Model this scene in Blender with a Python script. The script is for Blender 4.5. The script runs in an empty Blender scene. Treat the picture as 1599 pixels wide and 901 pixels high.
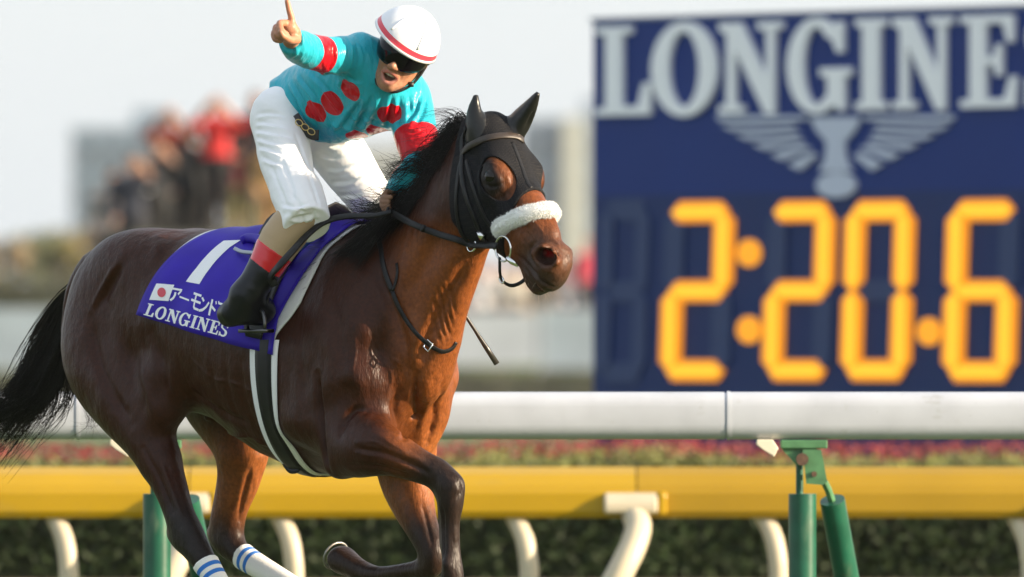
import bpy, bmesh, math, random
import numpy as np
from mathutils import Vector, Matrix
from mathutils.bvhtree import BVHTree
from mathutils.geometry import tessellate_polygon
rng = np.random.default_rng(7)
random.seed(7)
SC = bpy.context.scene
COL = SC.collection
R = math.radians

# ------------------------------------------------------------------ camera
CAM_H = 1.15                 # a photographer kneeling beside the track
DIST = 37.0                  # to the horse
FPX = 17760.0                # focal length in photo pixels (400 mm, 36 mm sensor, 1599 px)
UC, VH = 799.5, 540.0
cam_d = bpy.data.cameras.new('camera')
cam_d.sensor_width = 36.0
cam_d.lens = FPX * 36.0 / 1599.0
cam_d.shift_y = (VH - 450.5) / 1599.0
cam_d.clip_start = 1.0
cam_d.clip_end = 9000.0
cam_d.dof.use_dof = True
cam_d.dof.focus_distance = 36.45
cam_d.dof.aperture_fstop = 4.2
cam = bpy.data.objects.new('camera', cam_d)
cam.location = (0, -DIST, CAM_H)
cam.rotation_euler = (R(90), 0, 0)
COL.objects.link(cam)
SC.camera = cam

# ------------------------------------------------------------------ sky and sun
SUN_AZ = 74.0                # degrees to the right of straight behind the camera
SUN_EL = 16.0
w = bpy.data.worlds.new('World'); SC.world = w
w.use_nodes = True
nt = w.node_tree
sky = nt.nodes.new('ShaderNodeTexSky')
sky.sky_type = 'NISHITA'
sky.sun_disc = False
sky.sun_elevation = R(SUN_EL)
sun_dir = Vector((math.sin(R(SUN_AZ)) * math.cos(R(SUN_EL)), -math.cos(R(SUN_AZ)) * math.cos(R(SUN_EL)), math.sin(R(SUN_EL))))
sky.sun_rotation = math.atan2(sun_dir.x, sun_dir.y)
sky.altitude = 50
sky.air_density = 1.0
sky.dust_density = 3.0
sky.ozone_density = 1.0
bg = nt.nodes['Background']
veil = nt.nodes.new('ShaderNodeMix'); veil.data_type = 'RGBA'      # the thin bright cloud veil of that afternoon
veil.inputs[0].default_value = 0.74
veil.inputs[7].default_value = (2.86, 3.10, 3.32, 1)
nt.links.new(sky.outputs[0], veil.inputs[6])
nt.links.new(veil.outputs[2], bg.inputs['Color'])
bg.inputs['Strength'].default_value = 0.15
sun_l = bpy.data.lights.new('sun', 'SUN')
sun_l.energy = 5.0
sun_l.angle = R(0.53)
sun_l.color = (1.0, 0.82, 0.60)
sun = bpy.data.objects.new('sun', sun_l)
sun.rotation_euler = (-sun_dir).to_track_quat('-Z', 'Y').to_euler()
COL.objects.link(sun)
SC.view_settings.view_transform = 'Standard'
SC.view_settings.look = 'None'
SC.view_settings.gamma = 1.0
SC.view_settings.exposure = 1.16
try:
    SC.cycles.use_denoising = True
    SC.cycles.max_bounces = 6
    SC.cycles.sample_clamp_indirect = 6
except Exception:
    pass

# ------------------------------------------------------------------ small helpers
def W(u, v, Y):
    """point of the place seen at photo pixel (u, v) at depth Y behind the horse's plane"""
    d = DIST + Y
    return Vector(((u - UC) / FPX * d, Y, CAM_H - (v - VH) / FPX * d))

def thing(name, label, cat, loc=(0, 0, 0), rz=0.0, group=None):
    o = bpy.data.objects.new(name, None); COL.objects.link(o)
    o.location = loc; o.rotation_euler = (0, 0, rz)
    o.empty_display_size = 0.1
    o['label'] = label; o['category'] = cat
    if group: o['group'] = group
    return o

def tag(o, label=None, cat=None, group=None, kind=None):
    if label: o['label'] = label
    if cat: o['category'] = cat
    if group: o['group'] = group
    if kind: o['kind'] = kind
    return o

def mesh_np(name, verts, quads=None, tris=None, smooth=True):
    me = bpy.data.meshes.new(name)
    verts = np.asarray(verts, dtype=np.float32)
    q = np.asarray(quads, dtype=np.int32).reshape(-1, 4) if quads is not None and len(quads) else np.zeros((0, 4), np.int32)
    t = np.asarray(tris, dtype=np.int32).reshape(-1, 3) if tris is not None and len(tris) else np.zeros((0, 3), np.int32)
    me.vertices.add(len(verts)); me.vertices.foreach_set('co', verts.ravel())
    li = np.concatenate([q.ravel(), t.ravel()])
    me.loops.add(len(li)); me.loops.foreach_set('vertex_index', li)
    n = len(q) + len(t)
    ls = np.concatenate([np.arange(len(q)) * 4, len(q) * 4 + np.arange(len(t)) * 3]).astype(np.int32)
    me.polygons.add(n); me.polygons.foreach_set('loop_start', ls)
    if smooth: me.polygons.foreach_set('use_smooth', np.ones(n, dtype=bool))
    me.update(calc_edges=True); me.validate()
    return me

def link(name, me, mat=None, parent=None):
    o = bpy.data.objects.new(name, me); COL.objects.link(o)
    if mat is not None:
        for m in (mat if isinstance(mat, (list, tuple)) else [mat]): me.materials.append(m)
    if parent is not None: o.parent = parent
    return o

class MB:
    """collects simple shapes into one mesh"""
    def __init__(s): s.v = []; s.f = []; s.mi = []; s.m = 0
    def add(s, vs, fs):
        b = len(s.v); s.v += [tuple(x) for x in vs]
        for f in fs: s.f.append(tuple(b + i for i in f)); s.mi.append(s.m)
    def box(s, c, d, M=None):
        x, y, z = (k / 2 for k in d); vs = [(sx * x, sy * y, sz * z) for sx in (-1, 1) for sy in (-1, 1) for sz in (-1, 1)]
        vs = [Vector(p) for p in vs]
        if M is not None: vs = [M @ p for p in vs]
        s.add([p + Vector(c) for p in vs], [(0, 1, 3, 2), (4, 6, 7, 5), (0, 4, 5, 1), (2, 3, 7, 6), (0, 2, 6, 4), (1, 5, 7, 3)])
    def tube(s, pts, r, n=12, cap=True):
        pts = [Vector(p) for p in pts]; k = len(pts)
        rs = r if isinstance(r, (list, tuple)) else [r] * k
        rings = []; up = None
        for i, p in enumerate(pts):
            d = (pts[min(i + 1, k - 1)] - pts[max(i - 1, 0)]).normalized()
            if up is None:
                up = Vector((0, 0, 1)) if abs(d.z) < .9 else Vector((1, 0, 0))
            a = (up - d * up.dot(d)).normalized(); b = d.cross(a); up = a
            rings.append([p + (a * math.cos(t) + b * math.sin(t)) * rs[i] for t in (2 * math.pi * j / n for j in range(n))])
        vs = [q for rg in rings for q in rg]; fs = []
        for i in range(k - 1):
            for j in range(n):
                j2 = (j + 1) % n
                fs.append((i * n + j, i * n + j2, (i + 1) * n + j2, (i + 1) * n + j))
        if cap:
            fs.append(tuple(reversed(range(n)))); fs.append(tuple((k - 1) * n + j for j in range(n)))
        s.add(vs, fs)
    def prism(s, poly, axis, lo, hi):
        """extrude a 2D outline along axis 0/1/2"""
        def P(a, b, c): return {0: (c, a, b), 1: (a, c, b), 2: (a, b, c)}[axis]
        n = len(poly); tri = tessellate_polygon([[Vector((a, b, 0)) for a, b in poly]])
        vs = [P(a, b, lo) for a, b in poly] + [P(a, b, hi) for a, b in poly]
        fs = [tuple(t) for t in tri] + [tuple(n + i for i in reversed(t)) for t in tri]
        fs += [(i, (i + 1) % n, n + (i + 1) % n, n + i) for i in range(n)]
        s.add(vs, fs)
    def sphere(s, c, r, nu=12, nv=8, M=None):
        rx, ry, rz = r if isinstance(r, (tuple, list)) else (r, r, r)
        vs = []; fs = []
        for i in range(nv + 1):
            th = math.pi * i / nv
            for j in range(nu):
                ph = 2 * math.pi * j / nu
                p = Vector((rx * math.sin(th) * math.cos(ph), ry * math.sin(th) * math.sin(ph), rz * math.cos(th)))
                if M is not None: p = M @ p
                vs.append(p + Vector(c))
        for i in range(nv):
            for j in range(nu):
                j2 = (j + 1) % nu
                fs.append((i * nu + j, (i + 1) * nu + j, (i + 1) * nu + j2, i * nu + j2))
        s.add(vs, fs)
    def mesh(s, name, smooth=False, bevel=0):
        me = bpy.data.meshes.new(name); me.from_pydata(s.v, [], s.f); me.update()
        bm = bmesh.new(); bm.from_mesh(me)
        bmesh.ops.remove_doubles(bm, verts=bm.verts, dist=1e-5)
        bmesh.ops.recalc_face_normals(bm, faces=bm.faces)
        if bevel: bmesh.ops.bevel(bm, geom=bm.edges[:], offset=bevel, segments=2, affect='EDGES', profile=.5)
        bm.to_mesh(me); bm.free()
        me.polygons.foreach_set('use_smooth', [smooth] * len(me.polygons))
        return me
    def build(s, name, mat, parent=None, smooth=False, bevel=0, auto=None):
        me = s.mesh(name, smooth or auto is not None, bevel)
        if any(s.mi) and len(me.polygons) == len(s.mi): me.polygons.foreach_set('material_index', s.mi)
        o = link(name, me, mat, parent)
        if auto is not None: me.set_sharp_from_angle(angle=R(auto))
        return o

# ------------------------------------------------------------------ materials
def mat(name, color=(.5, .5, .5), rough=.6, spec=.5, metal=0., noise=None, bump=None, attr=None, emit=None, sheen=0, coat=0, sss=0):
    """principled material. noise=(scale, dark, light): value variation; bump=(scale, strength, distance); attr: colour attribute"""
    m = bpy.data.materials.new(name); m.use_nodes = True
    t = m.node_tree; b = t.nodes['Principled BSDF']
    b.inputs['Roughness'].default_value = rough
    b.inputs['Specular IOR Level'].default_value = spec
    b.inputs['Metallic'].default_value = metal
    if sheen: b.inputs['Sheen Weight'].default_value = sheen
    if coat: b.inputs['Coat Weight'].default_value = coat; b.inputs['Coat Roughness'].default_value = .15
    if sss:
        b.inputs['Subsurface Weight'].default_value = sss; b.inputs['Subsurface Radius'].default_value = (.01, .004, .002)
    src = None
    if attr:
        a = t.nodes.new('ShaderNodeAttribute'); a.attribute_name = attr; src = a.outputs['Color']
    else:
        c = t.nodes.new('ShaderNodeRGB'); c.outputs[0].default_value = (*color, 1); src = c.outputs[0]
    tc = t.nodes.new('ShaderNodeTexCoord')
    if noise:
        n = t.nodes.new('ShaderNodeTexNoise'); n.inputs['Scale'].default_value = noise[0]; n.inputs['Detail'].default_value = 5
        t.links.new(tc.outputs['Object'], n.inputs['Vector'])
        mr = t.nodes.new('ShaderNodeMapRange'); mr.inputs['From Min'].default_value = .3; mr.inputs['From Max'].default_value = .7
        mr.inputs['To Min'].default_value = noise[1]; mr.inputs['To Max'].default_value = noise[2]
        t.links.new(n.outputs['Fac'], mr.inputs['Value'])
        mx = t.nodes.new('ShaderNodeVectorMath'); mx.operation = 'SCALE'
        t.links.new(src, mx.inputs[0]); t.links.new(mr.outputs[0], mx.inputs['Scale'])
        src = mx.outputs[0]
    t.links.new(src, b.inputs['Base Color'])
    if bump:
        n = t.nodes.new('ShaderNodeTexNoise'); n.inputs['Scale'].default_value = bump[0]; n.inputs['Detail'].default_value = 6
        t.links.new(tc.outputs['Object'], n.inputs['Vector'])
        bp = t.nodes.new('ShaderNodeBump'); bp.inputs['Strength'].default_value = bump[1]; bp.inputs['Distance'].default_value = bump[2]
        t.links.new(n.outputs['Fac'], bp.inputs['Height']); t.links.new(bp.outputs[0], b.inputs['Normal'])
    if emit:
        b.inputs['Emission Color'].default_value = (*emit[0], 1); b.inputs['Emission Strength'].default_value = emit[1]
    return m

def scuff(m, scale, lo, hi, col, stretch=(1, 1, 1), amount=.7):
    """patches of dirt and wear with a shape of their own"""
    t = m.node_tree; b = t.nodes['Principled BSDF']; src = b.inputs['Base Color'].links[0].from_socket
    tc = t.nodes.new('ShaderNodeTexCoord'); mp = t.nodes.new('ShaderNodeMapping'); mp.inputs['Scale'].default_value = stretch
    n = t.nodes.new('ShaderNodeTexNoise'); n.inputs['Scale'].default_value = scale; n.inputs['Detail'].default_value = 7; n.inputs['Roughness'].default_value = .65
    t.links.new(tc.outputs['Object'], mp.inputs[0]); t.links.new(mp.outputs[0], n.inputs['Vector'])
    r = t.nodes.new('ShaderNodeMapRange'); r.inputs['From Min'].default_value = lo; r.inputs['From Max'].default_value = hi; r.inputs['To Max'].default_value = amount
    t.links.new(n.outputs['Fac'], r.inputs['Value'])
    mx = t.nodes.new('ShaderNodeMix'); mx.data_type = 'RGBA'; mx.inputs[7].default_value = (*col, 1)
    t.links.new(r.outputs[0], mx.inputs[0]); t.links.new(src, mx.inputs[6]); t.links.new(mx.outputs[2], b.inputs['Base Color'])

# ------------------------------------------------------------------ signed distance fields -> one continuous skin
class Field:
    def __init__(s, lo, hi, h, M=None):
        s.lo = np.array(lo, np.float32); s.h = h
        s.n = np.ceil((np.array(hi) - np.array(lo)) / h).astype(int) + 1
        s.a = np.full(s.n, 0.5, np.float32)
        s.ax = [s.lo[i] + h * np.arange(s.n[i], dtype=np.float32) for i in range(3)]
    def win(s, lo, hi):
        i0 = np.clip(np.floor((np.asarray(lo) - s.lo) / s.h).astype(int), 0, s.n)
        i1 = np.clip(np.ceil((np.asarray(hi) - s.lo) / s.h).astype(int) + 1, 0, s.n)
        if np.any(i1 <= i0): return None
        sl = tuple(slice(int(a), int(b)) for a, b in zip(i0, i1))
        X, Y, Z = s.ax[0][sl[0]][:, None, None], s.ax[1][sl[1]][None, :, None], s.ax[2][sl[2]][None, None, :]
        return sl, X, Y, Z
    def comb(s, sl, d, k, op):
        a = s.a[sl]
        if op == 'add':
            if k > 0:
                hh = np.maximum(k - np.abs(a - d), 0) / k
                s.a[sl] = np.minimum(a, d) - hh * hh * k * .25
            else: s.a[sl] = np.minimum(a, d)
        else:
            d = -d
            if op == 'and': d = -d
            hh = np.maximum(k - np.abs(a - d), 0) / max(k, 1e-6)
            s.a[sl] = np.maximum(a, d) + hh * hh * k * .25
    def chain(s, nodes, k=.03, side=(0, 1, 0), op='add', infl=0., sub=3):
        """nodes: (point, r) or (point, r_up, r_side): a tapered tube of elliptic section along a smooth curve"""
        Q = np.array([list(n[0]) + [n[1] + infl, (n[2] if len(n) > 2 else n[1]) + infl] for n in nodes], np.float32)
        if len(Q) > 2 and sub > 1:
            E = np.concatenate([[2 * Q[0] - Q[1]], Q, [2 * Q[-1] - Q[-2]]]); out = []
            for i in range(len(Q) - 1):
                a, b, c, d = E[i:i + 4]
                for j in range(sub):
                    t = j / sub
                    out.append(.5 * (2 * b + (c - a) * t + (2 * a - 5 * b + 4 * c - d) * t * t + (3 * b - a - 3 * c + d) * t ** 3))
            out.append(Q[-1]); Q = np.array(out, np.float32); Q[:, 3:] = np.maximum(Q[:, 3:], .002)
        P = [q[:3] for q in Q]; ra = [float(q[3]) for q in Q]; rb = [float(q[4]) for q in Q]
        mg = max(max(ra), max(rb)) + k + 4 * s.h
        wn = s.win(np.min(P, 0) - mg, np.max(P, 0) + mg)
        if wn is None: return
        sl, X, Y, Z = wn
        out = None; sd = np.array(side, np.float32)
        for i in range(max(1, len(P) - 1)):
            a, b = P[i], P[min(i + 1, len(P) - 1)]; j = min(i + 1, len(P) - 1)
            ab = b - a; L = float(np.linalg.norm(ab))
            if L < 1e-6: ab = np.array((1, 0, 0), np.float32); L = 1e-6; ax = ab
            else: ax = ab / L
            sv = sd - ax * sd.dot(ax); ln = np.linalg.norm(sv)
            sv = sv / ln if ln > 1e-4 else np.cross(ax, (0.3, .2, 1)); sv = sv / np.linalg.norm(sv)
            tv = np.cross(ax, sv)
            dx, dy, dz = X - a[0], Y - a[1], Z - a[2]
            la = dx * ax[0] + dy * ax[1] + dz * ax[2]
            t = np.clip(la / L, 0, 1)
            rA = ra[i] + (ra[j] - ra[i]) * t; rB = rb[i] + (rb[j] - rb[i]) * t
            over = la - t * L
            ls = dx * sv[0] + dy * sv[1] + dz * sv[2]; lt = dx * tv[0] + dy * tv[1] + dz * tv[2]
            rm = np.minimum(rA, rB)
            D = np.sqrt(ls * ls + lt * lt + over * over) + 1e-6
            q = np.sqrt((ls / rB) ** 2 + (lt / rA) ** 2 + (over / rm) ** 2) + 1e-6
            d = D * (1 - 1 / q)
            d = np.where(q < .3, -rm * (1 - q), d)
            out = d if out is None else np.minimum(out, d)
        s.comb(sl, out, k, op)
    def blob(s, c, r, axes=None, k=.03, op='add', infl=0.):
        """ellipsoid; axes: 3 unit vectors"""
        r = [x + infl for x in (r if isinstance(r, (tuple, list)) else (r, r, r))]
        mg = max(r) + k + 4 * s.h
        c = np.array(c, np.float32)
        wn = s.win(c - mg, c + mg)
        if wn is None: return
        sl, X, Y, Z = wn
        dx, dy, dz = X - c[0], Y - c[1], Z - c[2]
        A = axes if axes is not None else ((1, 0, 0), (0, 1, 0), (0, 0, 1))
        q = 0
        for i in range(3):
            q = q + ((dx * A[i][0] + dy * A[i][1] + dz * A[i][2]) / r[i]) ** 2
        q = np.sqrt(q) + 1e-6
        D = np.sqrt(dx * dx + dy * dy + dz * dz) + 1e-6
        d = np.where(q < .3, -min(r) * (1 - q), D * (1 - 1 / q))
        s.comb(sl, d, k, op)
    def blur(s, r=1, passes=2, zone=None):
        """soften the whole field (muscle runs into muscle)"""
        b = s.a
        for _ in range(passes):
            for axx in range(3):
                pd = [(0, 0)] * 3; pd[axx] = (r, r)
                q = np.pad(b, pd, mode='edge'); acc = 0
                for o in range(2 * r + 1):
                    sl = [slice(None)] * 3; sl[axx] = slice(o, o + b.shape[axx]); acc = acc + q[tuple(sl)]
                b = acc / np.float32(2 * r + 1)
        s.a = b.astype(np.float32)
    def cut(s, p, n, k=.004):
        """remove the half space on the side n points to"""
        n = np.array(n, np.float32); n /= np.linalg.norm(n)
        X, Y, Z = s.ax[0][:, None, None], s.ax[1][None, :, None], s.ax[2][None, None, :]
        d = (X - p[0]) * n[0] + (Y - p[1]) * n[1] + (Z - p[2]) * n[2]
        hh = np.maximum(k - np.abs(s.a - d), 0) / k
        s.a = np.maximum(s.a, d) + hh * hh * k * .25
    def sub_field(s, lo, hi):
        wn = s.win(lo, hi); sl = wn[0]
        f = Field.__new__(Field); f.h = s.h; f.a = s.a[sl].copy(); f.n = np.array(f.a.shape)
        f.ax = [s.ax[i][sl[i]] for i in range(3)]; f.lo = np.array([f.ax[i][0] for i in range(3)], np.float32)
        return f
    def up(s):
        """the same field at twice the resolution"""
        a = s.a
        for axx in range(3):
            a = np.moveaxis(a, axx, 0); b = np.empty((2 * a.shape[0] - 1,) + a.shape[1:], np.float32)
            b[0::2] = a; b[1::2] = .5 * (a[1:] + a[:-1]); a = np.moveaxis(b, 0, axx)
        f = Field.__new__(Field); f.h = s.h / 2; f.a = np.ascontiguousarray(a); f.n = np.array(a.shape); f.lo = s.lo.copy()
        f.ax = [f.lo[i] + f.h * np.arange(f.n[i], dtype=np.float32) for i in range(3)]
        return f
    def sample(s, pts):
        g = (np.asarray(pts, np.float32) - s.lo) / s.h
        i = np.clip(np.floor(g).astype(int), 0, s.n - 2); f = g - i
        a = s.a; x, y, z = i.T; fx, fy, fz = f.T
        c = 0
        for ox in (0, 1):
            for oy in (0, 1):
                for oz in (0, 1):
                    c = c + a[x + ox, y + oy, z + oz] * (fx if ox else 1 - fx) * (fy if oy else 1 - fy) * (fz if oz else 1 - fz)
        return c
    def normal(s, pts):
        e = s.h; g = []
        for i in range(3):
            o = np.zeros(3, np.float32); o[i] = e
            g.append(s.sample(pts + o) - s.sample(pts - o))
        g = np.stack(g, 1); return g / (np.linalg.norm(g, axis=1, keepdims=True) + 1e-9)
    def polygonise(s, smooth=2):
        a = s.a; n = s.n
        a[0] = a[-1] = .1; a[:, 0] = a[:, -1] = .1; a[:, :, 0] = a[:, :, -1] = .1
        ins = a < 0
        cnt = np.zeros(n - 1, np.int8)
        offs = [(i, j, k) for i in (0, 1) for j in (0, 1) for k in (0, 1)]
        for o in offs:
            cnt += ins[o[0]:n[0] - 1 + o[0], o[1]:n[1] - 1 + o[1], o[2]:n[2] - 1 + o[2]]
        act = (cnt > 0) & (cnt < 8)
        idx = np.argwhere(act)
        vid = np.full(n - 1, -1, np.int32); vid[act] = np.arange(len(idx))
        pos = np.zeros((len(idx), 3), np.float32); num = np.zeros(len(idx), np.float32)
        val = {o: a[idx[:, 0] + o[0], idx[:, 1] + o[1], idx[:, 2] + o[2]] for o in offs}
        for o in offs:
            for axx in range(3):
                if o[axx]: continue
                p = list(o); p[axx] = 1; p = tuple(p)
                v0, v1 = val[o], val[p]
                m = (v0 < 0) != (v1 < 0)
                t = v0 / np.where(m, v0 - v1, 1)
                for c in range(3):
                    pos[:, c] += np.where(m, (o[c] + t) if c == axx else o[c], 0)
                num += m
        pos = (idx + pos / num[:, None]) * s.h + s.lo
        quads = []
        for axx in range(3):
            b, c = (axx + 1) % 3, (axx + 2) % 3
            sl0 = [slice(None)] * 3; sl1 = [slice(None)] * 3
            sl0[axx] = slice(0, n[axx] - 1); sl1[axx] = slice(1, n[axx])
            i0, i1 = ins[tuple(sl0)], ins[tuple(sl1)]
            e = np.argwhere(i0 != i1)
            ok = (e[:, b] > 0) & (e[:, c] > 0) & (e[:, b] < n[b] - 1) & (e[:, c] < n[c] - 1)
            e = e[ok]
            fl = i0[e[:, 0], e[:, 1], e[:, 2]]
            def g(db, dc):
                q = e.copy(); q[:, b] -= db; q[:, c] -= dc
                return vid[q[:, 0], q[:, 1], q[:, 2]]
            q = np.stack([g(1, 1), g(0, 1), g(0, 0), g(1, 0)], 1)
            q[~fl] = q[~fl][:, ::-1]
            quads.append(q)
        quads = np.concatenate(quads)
        for it in range(smooth):
            for lam in (.5, -.52):
                acc = np.zeros_like(pos); cn = np.zeros(len(pos), np.float32)
                for i in range(4):
                    A, B = quads[:, i], quads[:, (i + 1) % 4]
                    for c in range(3): acc[:, c] += np.bincount(A, pos[B, c], len(pos)) + np.bincount(B, pos[A, c], len(pos))
                    cn += np.bincount(A, minlength=len(pos)) + np.bincount(B, minlength=len(pos))
                pos = pos + lam * (acc / np.maximum(cn, 1)[:, None] - pos)
        return pos.astype(np.float32), quads
def spline(P, n):
    P = np.array(P, float); E = np.concatenate([[2 * P[0] - P[1]], P, [2 * P[-1] - P[-2]]]); out = []
    for s in np.linspace(0, len(P) - 1 - 1e-6, n):
        i = int(s); t = s - i; a, b, c, d = E[i:i + 4]
        out.append(.5 * (2 * b + (c - a) * t + (2 * a - 5 * b + 4 * c - d) * t * t + (3 * b - a - 3 * c + d) * t ** 3))
    return np.array(out)
def seg_dist(P, pts):
    out = np.full(len(P), 9., np.float32)
    for a, b in zip(pts, pts[1:]):
        a = np.array(a, np.float32); b = np.array(b, np.float32); ab = b - a
        t = np.clip(((P - a) @ ab) / (ab @ ab), 0, 1)
        out = np.minimum(out, np.linalg.norm(P - a - t[:, None] * ab, axis=1))
    return out
def press(pos, nor, bvh, org, dirfn, pix, width, depth):
    """press a groove into (depth < 0) or raise a ridge from a skin, along a line of it"""
    P = []
    for u, v in pix:
        h = bvh.ray_cast(org, dirfn(u, v))
        if h[0] is not None: P.append(tuple(h[0]))
    if len(P) < 2: return
    P = spline(P, 5 * len(P)); lo, hi = P.min(0) - 3 * width, P.max(0) + 3 * width
    m = np.where(np.all((pos > lo) & (pos < hi), 1))[0]
    if not len(m): return
    d = seg_dist(pos[m], P); end = np.minimum(np.linalg.norm(pos[m] - P[0], axis=1), np.linalg.norm(pos[m] - P[-1], axis=1))
    pos[m] += nor[m] * (depth * np.exp(-(d / width) ** 2) * (.35 + .65 * sstep(0, 4 * width, end)))[:, None]
def set_color(me, cols, name='tint'):
    a = me.color_attributes.new(name, 'FLOAT_COLOR', 'POINT')
    c = np.ones((len(me.vertices), 4), np.float32); c[:, :3] = cols
    a.data.foreach_set('color', c.ravel())
def sstep(a, b, x):
    t = np.clip((x - a) / (b - a), 0, 1); return t * t * (3 - 2 * t)
# ================================================================== lettering, drawn as outlines in a unit box (x right, y up)
def arc(cx, cy, rx, ry, a0, a1, n=14):
    return [(cx + rx * math.cos(R(a0 + (a1 - a0) * i / n)), cy + ry * math.sin(R(a0 + (a1 - a0) * i / n))) for i in range(n + 1)]
def ibeam(x0, x1, w_, s, y0=0., y1=1.):
    """slab-serif stem"""
    c = (x0 + x1) / 2; h = .085
    return [(x0, y0), (x1, y0), (x1, y0 + h), (c + w_ / 2, y0 + h), (c + w_ / 2, y1 - h), (x1, y1 - h), (x1, y1), (x0, y1), (x0, y1 - h), (c - w_ / 2, y1 - h), (c - w_ / 2, y0 + h), (x0, y0 + h)]
GLY = {
 'L': (.80, [[(.0, 0), (.80, 0), (.80, .36), (.70, .36), (.62, .10), (.38, .10), (.38, .915), (.52, .915), (.52, 1), (.0, 1), (.0, .915), (.14, .915), (.14, .085), (.0, .085)]]),
 'O': (.92, [arc(.46, .5, .46, .53, 0, 360, 32)[:-1], arc(.46, .5, .215, .42, 0, 360, 28)[:-1]]),
 'N': (.98, [[(.0, 0), (.38, 0), (.38, .085), (.25, .085), (.25, .70), (.72, -.02), (.86, -.02), (.86, .915), (.98, .915), (.98, 1), (.60, 1), (.60, .915), (.74, .915), (.74, .38), (.34, 1), (.0, 1), (.0, .915), (.12, .88), (.12, .085), (.0, .085)]]),
 'G': (.98, [[(.86, .98), (.77, .98), (.72, .93)] + arc(.47, .5, .44, .53, 62, 300, 24)[0:] + [(.74, .06), (.80, 0), (.88, 0), (.88, .38), (.98, .38), (.98, .47), (.52, .47), (.52, .38), (.63, .38), (.63, .14)] + arc(.47, .5, .20, .43, 308, 48, 20) + [(.70, .78), (.77, .64), (.86, .64)]]),
 'I': (.44, [ibeam(0, .44, .24, 0)]),
 'E': (.84, [[(.0, 0), (.82, 0), (.84, .33), (.75, .33), (.66, .09), (.38, .09), (.38, .46), (.50, .46), (.54, .34), (.62, .34), (.62, .68), (.54, .68), (.50, .55), (.38, .55), (.38, .91), (.64, .91), (.71, .70), (.79, .70), (.79, 1), (.0, 1), (.0, .915), (.14, .915), (.14, .085), (.0, .085)]]),
 'S': (.70, [[(.02, .30), (.02, .0), (.10, .0), (.15, .05)] + arc(.36, .27, .33, .29, 250, 360, 10) + arc(.40, .30, .29, .24, 10, 60, 5) + [(.28, .62)] + arc(.36, .76, .17, .16, 230, 90, 8) + [(.50, .84), (.57, .68), (.65, .68), (.65, 1.0), (.57, 1.0), (.52, .97)] + arc(.34, .75, .31, .27, 75, 215, 10) + [(.40, .44)] + arc(.36, .27, .13, .16, 40, -110, 8) + [(.20, .13), (.11, .30)]]),
}
def stroke(pts, w_, cap=True):
    """outline of a thick open polyline"""
    L, Rr = [], []
    for i, (x, y) in enumerate(pts):
        a = pts[max(i - 1, 0)]; b = pts[min(i + 1, len(pts) - 1)]; dx, dy = b[0] - a[0], b[1] - a[1]; n = math.hypot(dx, dy) or 1
        L.append((x - dy / n * w_ / 2, y + dx / n * w_ / 2)); Rr.append((x + dy / n * w_ / 2, y - dx / n * w_ / 2))
    return L + Rr[::-1]
KANA = {   # strokes: never overlapping
 'a': [[(.0, .92), (.94, .92), (.94, .79), (.0, .79)], [(.94, .785), (.78, .785), (.62, .60), (.72, .50)], [(.34, .66), (.50, .66), (.50, .45), (.40, .22), (.18, .02), (.06, .12), (.26, .30), (.34, .48)]],
 'bar': [[(.02, .57), (.98, .57), (.98, .42), (.02, .42)]],
 'mo': [[(.10, .93), (.90, .93), (.90, .80), (.10, .80)], [(.34, .795), (.49, .795), (.49, .555), (.34, .555)], [(.0, .55), (1., .55), (1., .42), (.0, .42)], [(.34, .415), (.49, .415), (.49, .20), (.54, .16), (.92, .16), (.92, .03), (.46, .03), (.34, .12)]],
 'n': [[(.04, .86), (.14, .96), (.44, .76), (.34, .65)], [(.86, .78), (.99, .70), (.78, .36), (.46, .10), (.10, .0), (.04, .13), (.40, .26), (.66, .46)]],
 'do': [[(.20, .97), (.36, .97), (.36, .0), (.20, .0)], [(.365, .66), (.80, .46), (.74, .33), (.365, .50)], [(.58, .92), (.66, .96), (.76, .80), (.67, .76)], [(.80, .98), (.88, 1.02), (.98, .86), (.89, .82)]],
}
def flat_glyph(b, loops, fn, depth_fn=None):
    """triangulated outline; fn maps (x, y) to a point; depth_fn (same) gives the back, for raised letters"""
    tri = tessellate_polygon([[Vector((x, y, 0)) for x, y in lp] for lp in loops]); pts = [p for lp in loops for p in lp]
    vs = [fn(x, y) for x, y in pts]; fs = [tuple(t) for t in tri]
    if depth_fn:
        n = len(pts); vs += [depth_fn(x, y) for x, y in pts]; o = 0
        for lp in loops:
            m = len(lp); fs += [(o + i, o + (i + 1) % m, n + o + (i + 1) % m, n + o + i) for i in range(m)]; o += m
    b.add(vs, fs)
# ================================================================== GROUND
m_grass = mat('grass', (.075, .115, .030), rough=.9, noise=(3.0, .7, 1.3), bump=(90, .6, .03))
me = bpy.data.meshes.new('ground'); me.from_pydata([(-7000, -300, 0), (7000, -300, 0), (7000, 8500, 0), (-7000, 8500, 0)], [], [(0, 1, 2, 3)])
tag(link('ground', me, m_grass), kind='structure')
m_dirt = mat('track_sand', (.26, .17, .115), rough=.95, noise=(2.0, .8, 1.2), bump=(70, .7, .02))
me = bpy.data.meshes.new('dirt_track'); me.from_pydata([(-300, 10.6, .004), (300, 10.6, .004), (300, 18.7, .004), (-300, 18.7, .004)], [], [(0, 1, 2, 3)])
tag(link('dirt_track', me, m_dirt), kind='structure')
def sx(u, D): return (u - UC) / FPX * D
def sz(v, D): return CAM_H - (v - VH) / FPX * D
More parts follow.
